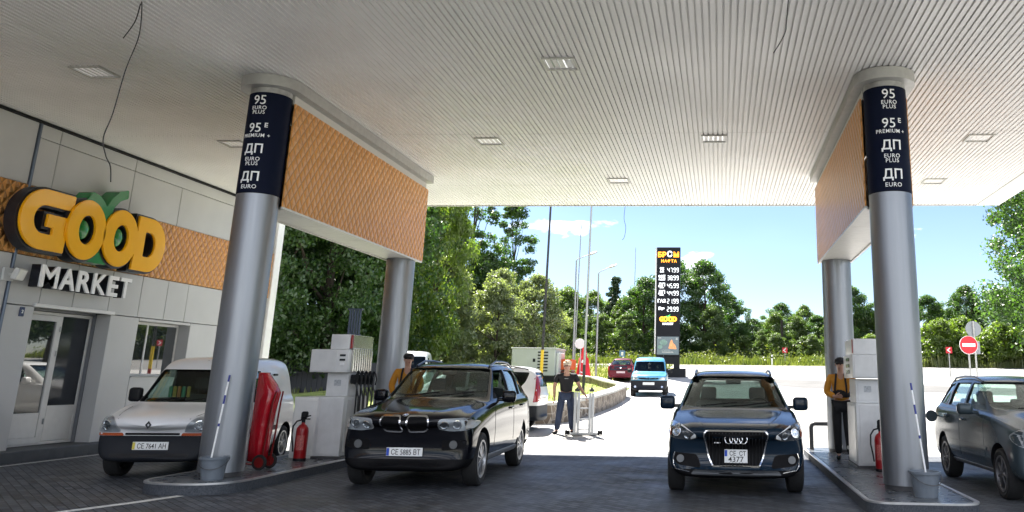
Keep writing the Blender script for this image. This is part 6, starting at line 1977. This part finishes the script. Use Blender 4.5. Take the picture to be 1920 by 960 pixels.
r_ = G(); r_.mm((-.72, -.02, pz(665)), (.74, .01, pz(632)), bev=.01)
scr = r_.build('screen', mat('screen_dark', (.035, .045, .05), .2, emit=(.06, .08, .09), estr=.5), pyl)
g = G(); g.prism(rpoly([(.05, pz(654)), (.18, pz(640)), (.28, pz(637)), (.36, pz(644)), (.5, pz(647)), (.6, pz(655))], .06, 3), 'xz', -.028, -.0215); g.build('picture', mat('screen_orange', (.35, .14, .06), .4, emit=(.5, .2, .08), estr=.35, noise=.5, nscale=9), scr)
g = G(); g.prism(ellp(-.28, pz(643), .26, .2, 20), 'xz', -.026, -.0215); g.prism(ellp(-.5, pz(651), .17, .12, 20), 'xz', -.0275, -.0265)
g.build('picture', mat('screen_green', (.06, .10, .09), .4, noise=.6, nscale=8, emit=(.08, .13, .11), estr=.4), scr)
g = G(); g.box((0, -.025, pz(660.5)), (.75, .006, .07)); g.box((-.1, -.025, pz(657)), (.55, .006, .025)); g.box((-.55, -.025, pz(634.5)), (.22, .006, .05)); g.box((.6, -.025, pz(636)), (.12, .006, .14)); g.build('caption', mat('caption_grey', (.4, .42, .42), .5, noise=.6, nscale=40), scr)

# road signs
SIGNR = mat('sign_red', (.55, .008, .02), .35)
def sign_post(name, x, y, label, h):
    r = empty(name, (x, y, zg(y)), 0, label, 'road sign')
    g = G(); g.cyl((0, 0, -.1), (0, 0, h), .035, n=12); g.build('post', GALV, r)
    return r
zz = zg(34)
r = sign_post('no_entry_sign', 9.60, 34, 'round red no entry sign with white bar above the grey people carrier', 2.91 - zz + .1)
g = G(); g.cyl((0, -.06, 2.91 - zz), (0, -.04, 2.91 - zz), .35, n=36, mi=1); g.cyl((0, -.066, 2.91 - zz), (0, -.0605, 2.91 - zz), .335, n=36); g.build('disc', [SIGNR, LETTER], r)
g = G(); g.box((0, -.070, 2.91 - zz), (.50, .006, .125), bev=.002); g.build('white_bar', LETTER, r)
zz = zg(35.2)
r = sign_post('round_sign', 10.2, 35.2, 'grey back of a round road sign behind the no entry sign', 3.9 - zz)
GREYB = mat('sign_back', (.24, .255, .27), .45, .5)
g = G(); g.cyl((0, .045, 3.60 - zz), (0, .06, 3.60 - zz), .31, n=32); g.build('disc', GREYB, r)
g = G(); g.box((0.04, .05, 2.86 - zz), (.34, .012, .5), bev=.004); g.box((0, .03, 3.45 - zz), (.12, .04, .05)); g.box((0, .03, 3.75 - zz), (.12, .04, .05)); g.build('bracket', GREYB, r)
def chevron(x, y, z, s, label):
    r = sign_post('chevron_sign', x, y, label, z - zg(y) + s * .4); z -= zg(y)
    g = G(); g.box((0, -.06, z), (s, .02, s), bev=.004); g.build('board', SIGNR, r)
    g = G(); g.prism([(p * s, z + q * s) for p, q in ((-.36, 0), (.08, .36), (.30, .36), (-.10, 0), (.30, -.36), (.08, -.36))], 'xz', -.075, -.0705); g.build('arrow', LETTER, r)
chevron(15.6, 60, 3.62, .42, 'red and white left chevron sign near the no entry sign')
chevron(5.45, 73.5, 3.95, .44, 'red and white left chevron sign in the far verge behind the dark blue suv')
r = sign_post('information_sign', -7.2, 63, 'small blue sign in the verge left of the price pylon', 3.5 - zg(63))
g = G(); g.box((0, -.05, 3.25 - zg(63)), (.42, .02, .45), bev=.004); g.build('board', mat('sign_blue', (.10, .22, .42), .4), r)
g = G(); g.box((0, -.064, 3.25 - zg(63)), (.16, .006, .25)); g.build('symbol', LETTER, r)
r = empty('marker_post', (4.2, 70.9, zg(70.9)), 0, 'short white marker post at the road edge', 'marker post')
g = G(); g.mm((-.06, -.04, 0), (.06, .04, .85), bev=.015); g.build('post', LETTER, r)
g = G(); g.mm((-.062, -.042, .58), (.062, .042, .70)); g.build('black_band', BLACKPL, r)
pole('utility_pole', (6.0, 84, zg(84)), (6.0, 84, 7.2), .13, .10, mat('tarred_wood', (.025, .02, .018), .9), 'dark wooden utility pole among the far trees', 'utility pole')
r = empty('bus_shelter', (11.2, 82, zg(82)), 0, 'small pale shelter roof showing above the far verge', 'shelter')
g = G(); g.mm((-1.3, -.8, 1.30), (1.3, .8, 1.40)); g.build('roof', mat('shelter_roof', (.3, .42, .48), .5), r)
g = G()
for x in (-1.1, 1.1):
    for y in (-.6, .6): g.mm((x - .06, y - .06, 0), (x + .06, y + .06, 1.3))
g.build('post', GALV, r)
# dark sheet fence behind the left pump
r = empty('sheet_fence', (-19, 38.5, zg(38.5)), 0, 'dark corrugated sheet fence under the big trees behind the left pump', 'fence')
g = G()
x = -5.0
while x < 3.55:
    g.mm((x, 0, 0), (x + .12, .02, 1.35)); g.mm((x + .12, .015, 0), (x + .24, .035, 1.35)); x += .24
g.build('sheeting', mat('fence_dark', (.018, .022, .035), .5), r)
g = G()
for x in (-5, -2.2, .6, 3.4): g.mm((x - .04, .04, 0), (x + .04, .12, 1.4))
g.build('post', GALV, r)
# ================================================================= TREES AND VERGE
def leaf_mesh(name, centers, radii, n_per, size, m, seed, droop=0.0, flat=0.75, shell=0.45):
    rs = np.random.RandomState(seed)
    C_ = np.repeat(np.array(centers), n_per, axis=0); R_ = np.repeat(np.array(radii), n_per)
    N = len(C_)
    d = rs.normal(size=(N, 3)); d /= np.linalg.norm(d, axis=1)[:, None]
    rad = R_ * (shell + (1 - shell) * rs.rand(N)) 
    P = C_ + d * rad[:, None] * np.array([1, 1, flat])
    nrm = d * 0.7 + rs.normal(size=(N, 3)) * 0.6 + np.array([0, 0, 0.35]); nrm /= np.linalg.norm(nrm, axis=1)[:, None]
    a = rs.normal(size=(N, 3)) + np.array([0, 0, -droop * 2]); a -= (a * nrm).sum(1)[:, None] * nrm; a /= np.linalg.norm(a, axis=1)[:, None]
    b = np.cross(nrm, a)
    s = size * (0.6 + 0.8 * rs.rand(N))[:, None]
    w = 0.42
    q0 = P - a * s * .5; q1 = P + b * s * w * .6 - a * s * .05; q2 = P + a * s * .5 - nrm * s * .12; q3 = P - b * s * w * .6 - a * s * .05
    V = np.stack([q0, q1, q2, q3], 1).reshape(-1, 3)
    me = bpy.data.meshes.new(name)
    me.vertices.add(len(V)); me.vertices.foreach_set('co', V.astype(np.float32).ravel())
    me.loops.add(len(V)); me.loops.foreach_set('vertex_index', np.arange(len(V), dtype=np.int32))
    me.polygons.add(N); me.polygons.foreach_set('loop_start', np.arange(0, len(V), 4, dtype=np.int32)); me.polygons.foreach_set('loop_total', np.full(N, 4, dtype=np.int32))
    me.update(); me.validate()
    me.materials.append(m)
    return me

BARK = mat('bark', (.055, .042, .032), .95, noise=.35, nscale=6, stretch=(1, 1, .25), bump=.6, bscale=14)
BARKB = mat('birch_bark', (.30, .29, .27), .9, noise=.5, nscale=5, bump=.3, bscale=14)
def trunk_mesh(h, r, centers, seed, nl=14, lean=.03):
    rr = random.Random(seed)
    g = G()
    top = Vector((rr.uniform(-.3, .3), rr.uniform(-.3, .3), h * .86))
    pts = [Vector((0, 0, -.3))] + [top * t + Vector((rr.uniform(-.12, .12), rr.uniform(-.12, .12), 0)) for t in (.12, .3, .5, .7, .88, 1)]
    g.tube(pts, [r * 1.35, r, r * .85, r * .66, r * .46, r * .26, r * .08], 9)
    cs = sorted(centers, key=lambda c: rr.random())[:nl]
    for c in cs:
        c = Vector(c); t = max(.15, min(.9, (c.z - .12 * h) / (h * .86) * .75)); b = top * t
        mid = b.lerp(c, .5) + Vector((0, 0, -.05 * h * rr.random()))
        rb = r * (1 - t) * .5 + .02
        g.tube([b, mid, c], [rb, rb * .55, .012], 6)
    me = bpy.data.meshes.new('trunk'); g.bm.to_mesh(me); g.bm.free()
    for p in me.polygons: p.use_smooth = True
    return me

def crown_centers(seed, n, h, z0, w, shape):
    rr = random.Random(seed); out, rad = [], []
    tries = 0
    while len(out) < n and tries < 20000:
        tries += 1
        u = rr.uniform(-1, 1); v = rr.uniform(-1, 1); t = rr.random()
        if shape == 'round': env = math.sin(PI * min(1, .12 + .88 * t)) ** .6
        elif shape == 'cone': env = (1 - t) ** .8 * .95 + .08
        elif shape == 'bush': env = math.cos(PI / 2 * t) ** .5
        elif shape == 'tall': env = .55 + .45 * math.sin(PI * t * 1.1 + .3)
        else: env = math.sin(PI * (.25 + .75 * t)) ** .55
        rho = math.hypot(u, v)
        if rho > 1 or rho < .35 and rr.random() < .6: continue
        x, y = u * w * env, v * w * env
        lump = 1 + .22 * math.sin(3 * math.atan2(v, u) + seed) + .12 * math.sin(5 * t * PI + seed * 2)
        out.append((x * lump, y * lump, z0 + t * (h - z0))); rad.append(rr.uniform(.55, 1.15) * w * .27)
    return out, rad

PROTO = {}
def proto(key, seed, h, z0, w, shape, n, per, size, m, bark, r, droop=0, shell=.45):
    cs, rd = crown_centers(seed, n, h, z0, w, shape)
    PROTO[key] = (leaf_mesh('crown', cs, rd, per, size, m, seed, droop, shell=shell), trunk_mesh(h, r, cs, seed), bark)
L_DARK = leaf_mat('leaf_dark', (.030, .080, .020), (.080, .150, .034), .5)
L_MID = leaf_mat('leaf_mid', (.048, .095, .022), (.12, .18, .045), .5)
L_LITE = leaf_mat('leaf_silver', (.13, .17, .095), (.25, .29, .16), .45)
L_BRIGHT = leaf_mat('leaf_bright', (.085, .145, .020), (.18, .25, .05), .5)
L_PINE = leaf_mat('needle', (.022, .048, .020), (.045, .082, .032), .2)
proto('near_a', 11, 15, 1.2, 4.6, 'round', 190, 300, .21, L_DARK, BARK, .28, droop=.7)
proto('near_b', 12, 17, 1.0, 4.2, 'other', 190, 300, .20, L_DARK, BARK, .26, droop=.5)
proto('lime', 13, 14, 2.0, 3.6, 'round', 140, 250, .22, L_BRIGHT, BARK, .2, droop=.4)
proto('tall', 14, 17, 4.5, 2.7, 'tall', 90, 170, .24, L_DARK, BARK, .2)
proto('mid_a', 15, 10, 1.0, 3.4, 'round', 130, 150, .27, L_MID, BARK, .2)
proto('mid_b', 16, 9, .8, 3.0, 'other', 130, 150, .27, L_MID, BARK, .18)
proto('dark_c', 17, 12, .6, 3.9, 'round', 150, 170, .28, L_DARK, BARK, .25)
proto('willow', 18, 7, .3, 2.3, 'round', 120, 200, .19, L_LITE, BARK, .12, droop=.5)
proto('pine', 19, 11, 1.0, 2.2, 'cone', 90, 110, .32, L_PINE, BARK, .18)
proto('shrub', 20, 3.4, .1, 2.2, 'bush', 90, 170, .20, L_BRIGHT, BARK, .06)
proto('big', 21, 18, 2.4, 5.6, 'round', 170, 240, .28, L_DARK, BARK, .35, shell=.3)
def tree(key, x, y, sc, rz, label, group, cat='tree', name='broadleaf_tree', sz=None):
    r = empty(name, (x, y, zg(y) - .05), rz, label, cat, group)
    r.scale = (sc, sc, sz or sc)
    cm, tm, bk = PROTO[key]
    c = bpy.data.objects.new('crown', cm); COL.objects.link(c); c.parent = r
    if not tm.materials: tm.materials.append(bk)
    t = bpy.data.objects.new('trunk', tm); COL.objects.link(t); t.parent = r
    return r
rr = random.Random(42)
# left: big dark trees close behind the pumps
for key, x, y, sc, lb in [('near_a', -25.5, 38, 1.0, 'dark leafy tree behind the white shop corner board'), ('near_b', -21.2, 37.5, .95, 'dark drooping tree right of the white corner board'),
                          ('near_a', -18.7, 39.5, .95, 'dark tree with hanging foliage directly above the left pump'), ('near_b', -20.0, 44.5, .95, 'dark tree seen beside the left back column'),
                          ('near_b', -23.5, 46, 1.15, 'tall dark tree deep behind the left pump'), ('near_a', -29.5, 50, 1.2, 'tall dark tree farthest left behind the shop'), ('near_a', -24.0, 51, 1.1, 'tall dark tree behind the left back column, deep in shade')]:
    tree(key, x, y, sc, rr.uniform(0, 6), lb, 'dark trees behind the left pump')
tree('lime', -15.9, 46.5, .58, 1.0, 'fresh green tree against the right end of the orange beam', 'trees left of the sky gap', sz=1.02)
tree('lime', -17.6, 43.0, .50, 2.7, 'small fresh green tree low beside the left back column', 'trees left of the sky gap')
tree('tall', -19.6, 66, 1.0, .4, 'tall slender dark tree with sky showing through its crown', 'trees left of the sky gap')
tree('tall', -22.2, 62, 1.05, 2.0, 'tall dark tree left of the slender one', 'trees left of the sky gap')
tree('tall', -17.6, 70, .82, 4.0, 'shorter slender dark tree next to the open sky', 'trees left of the sky gap')
tree('dark_c', -18.6, 66, .72, .5, 'rounded dark tree below the slender trees', 'trees left of the sky gap')
tree('dark_c', -20.6, 60, .98, 1.5, 'broad dark tree under the tall slender pair', 'trees left of the sky gap')
for x, y, sc, lb in [(-16.6, 50.5, 1.02, 'silvery green willow leftmost of the pale ones'), (-13.9, 52.5, .86, 'silvery willow above the roof of the black suv'), (-12.2, 56, .92, 'pale willow left of the grey generator'), (-15.0, 57.5, .98, 'pale willow half hidden in the row behind the black suv'), (-19.0, 52, .72, 'small grey green willow beside the left back column')]:
    tree('willow', x, y, sc, rr.uniform(0, 6), lb, 'pale willows behind the black suv', name='willow_tree')
# centre: far edge of the wood
i = 0
for x in np.arange(-27, -7.5, 1.75):
    key = ['mid_a', 'mid_b', 'mid_a', 'mid_b', 'pine'][i % 5]
    y = 90 + 6 * ((i * 7) % 3) + rr.uniform(-2, 2)
    sc = rr.uniform(.70, .84)
    tree(key, float(x), y, sc, rr.uniform(0, 6), 'tree in the even green row beyond the road, centre of the photo', 'row of trees across the road', name='pine_tree' if key == 'pine' else 'broadleaf_tree'); i += 1
for x in np.arange(-24, -8, 3.1):
    tree('mid_b', float(x) + rr.uniform(-.5, .5), 80 + rr.uniform(-1.5, 2), rr.uniform(.44, .56), rr.uniform(0, 6), 'low leafy tree along the front of the wood edge, centre of the photo', 'low trees at the wood edge')
# cluster round the pylon
for key, x, y, sc, lb in [('dark_c', -7.6, 84, .66, 'dark tree just left of the price pylon'), ('dark_c', -4.6, 86, .84, 'tall dark tree directly behind the price pylon'), ('dark_c', -1.6, 84, .80, 'large dark tree just right of the price pylon'),
                          ('dark_c', 1.0, 88, .55, 'smaller dark tree ending the clump right of the price pylon'), ('mid_a', -.6, 80, .50, 'low rounded tree at the foot of the clump right of the pylon'), ('mid_b', -9.8, 86, .66, 'mid green tree left of the pylon clump')]:
    tree(key, x, y, sc, rr.uniform(0, 6), lb, 'trees around the price pylon')
i = 0
for x in np.arange(1.2, 14.5, 1.1):
    key = ['mid_b', 'mid_a', 'dark_c'][i % 3]
    tree(key, float(x), 88 + 5 * (i % 2) + rr.uniform(-1.5, 1.5), rr.uniform(.38, .50) + .010 * float(x), rr.uniform(0, 6), 'small tree in the low row between the pylon and the right columns', 'low tree row right of the pylon', sz=rr.uniform(.34, .58)); i += 1
for x in np.arange(.6, 14, 1.7):
    tree('mid_b', float(x) + rr.uniform(-.6, .6), 83 + rr.uniform(-1, 1), rr.uniform(.26, .40), rr.uniform(0, 6), 'low bushy tree in front of the row between the pylon and the right columns', 'bushy front row right of the pylon', sz=rr.uniform(.24, .42))
i = 0
for x in np.arange(13, 32, 1.9):
    key = ['dark_c', 'mid_a'][i % 2]
    tree(key, float(x), 86 + 4 * (i % 2), rr.uniform(.48, .62), rr.uniform(0, 6), 'tree in the dark row behind the right columns and road signs', 'tree row behind the right columns'); i += 1
tree('big', 23.6, 60, 1.0, .6, 'huge dark tree at the right edge reaching up to the canopy corner', 'big trees at the right edge')
tree('big', 27.5, 68, .95, 2.6, 'big dark tree farther back at the right edge', 'big trees at the right edge')
i = 0
for x, y, sc in [(16.2, 76, .95), (18.2, 73, 1.05), (20.6, 75, 1.1), (23.2, 72.5, 1.0), (26.0, 73, .95), (13.4, 77, .70), (29, 73, .9)]:
    lbs = ['bright green shrub just right of the right front column', 'bright green shrub behind the red chevron sign', 'largest bright green shrub behind the no entry sign', 'bright shrub right of the no entry sign', 'bright shrub under the huge right tree', 'low bright shrub between the two right columns', 'bright shrub at the far right edge']
    tree('shrub', x, y, sc, rr.uniform(0, 6), lbs[i], 'bright shrubs along the right verge', 'shrub', 'shrub'); i += 1
# planting out of frame on the right that shows only in glass and paint reflections
for x, y, sc in [(34, 40, 1.0), (38, 28, 1.05), (36, 16, 1.0), (40, 6, 1.1)]:
    tree('mid_a', x, y, sc, rr.uniform(0, 6), 'green tree mirrored in the shop door glass', 'trees mirrored in the shop glass')

def blades(name, n, area, hgt, seed, m, w=.05, label=None, spread=.35):
    rs = np.random.RandomState(seed)
    x0, x1, y0, y1 = area
    X = rs.uniform(x0, x1, n); Y = rs.uniform(y0, y1, n)
    pat = .45 + .55 * np.clip(np.sin(X * .9 + 2 * np.sin(Y * .6)) * .5 + .5 + rs.normal(0, .15, n), 0, 1)
    Hh = hgt * (.45 + .75 * rs.rand(n)) * pat
    Z = np.array([zg(y) for y in Y])
    a = rs.uniform(0, 2 * PI, n); lx = np.cos(a) * Hh * spread * rs.rand(n); ly = np.sin(a) * Hh * spread * rs.rand(n)
    bx = np.cos(a + 1.57) * w; by = np.sin(a + 1.57) * w
    V = np.stack([np.stack([X - bx, Y - by, Z], 1), np.stack([X + bx, Y + by, Z], 1), np.stack([X + lx * .5 + bx * .7, Y + ly * .5 + by * .7, Z + Hh * .6], 1), np.stack([X + lx, Y + ly, Z + Hh], 1)], 1).reshape(-1, 3)
    me = bpy.data.meshes.new(name)
    me.vertices.add(len(V)); me.vertices.foreach_set('co', V.astype(np.float32).ravel())
    me.loops.add(len(V)); me.loops.foreach_set('vertex_index', np.arange(len(V), dtype=np.int32))
    me.polygons.add(n); me.polygons.foreach_set('loop_start', np.arange(0, len(V), 4, dtype=np.int32)); me.polygons.foreach_set('loop_total', np.full(n, 4, dtype=np.int32))
    me.update(); me.validate()
    o = obj_from_mesh(name, me, None, [m])
    return tag(o, label, 'grass', None, 'stuff')
WEED = leaf_mat('weed_blade', (.055, .095, .018), (.17, .19, .05), .4)
blades('tall_grass', 34000, (-32, 36, 71.0, 80), .55, 1, WEED, .05, 'tall sunlit weeds and grass along the far road edge')
blades('tall_grass', 9000, (12, 34, 70.6, 76), .95, 2, leaf_mat('weed_pale', (.10, .14, .035), (.27, .28, .12), .4), .04, 'tall pale flowering weeds under the right trees')
blades('grass', 9000, (-16, -4.7, 25, 45), .40, 3, GRASSG, .02, 'short bright grass inside the stone walled bed')
blades('grass', 9000, (-40, -13.4, 24.5, 50), .35, 4, GRASSG, .03, 'rough grass under the trees behind the left pump')
blades('grass', 8000, (-20, -3.8, 54, 69), .30, 5, WEED, .03, 'dry yellowish grass strip around the dark red hatchback')

# weeds and saplings in the far verge, too many to count
cs, rd = [], []
r3 = random.Random(77)
for _ in range(420):
    x = r3.uniform(-30, 34); y = r3.uniform(71.5, 79); q = abs(r3.gauss(0, .35)) + .2
    cs.append((x, y, zg(y) + q * .8)); rd.append(q)
for _ in range(160):
    x = r3.uniform(13, 34); y = r3.uniform(70.8, 74); q = abs(r3.gauss(0, .45)) + .3
    cs.append((x, y, zg(y) + q * .8)); rd.append(q)
me = leaf_mesh('weeds', cs, rd, 46, .17, WEED, 9, shell=.2)
tag(obj_from_mesh('weeds', me), 'mixed leafy green weeds along the far road verge', 'weeds', None, 'stuff')
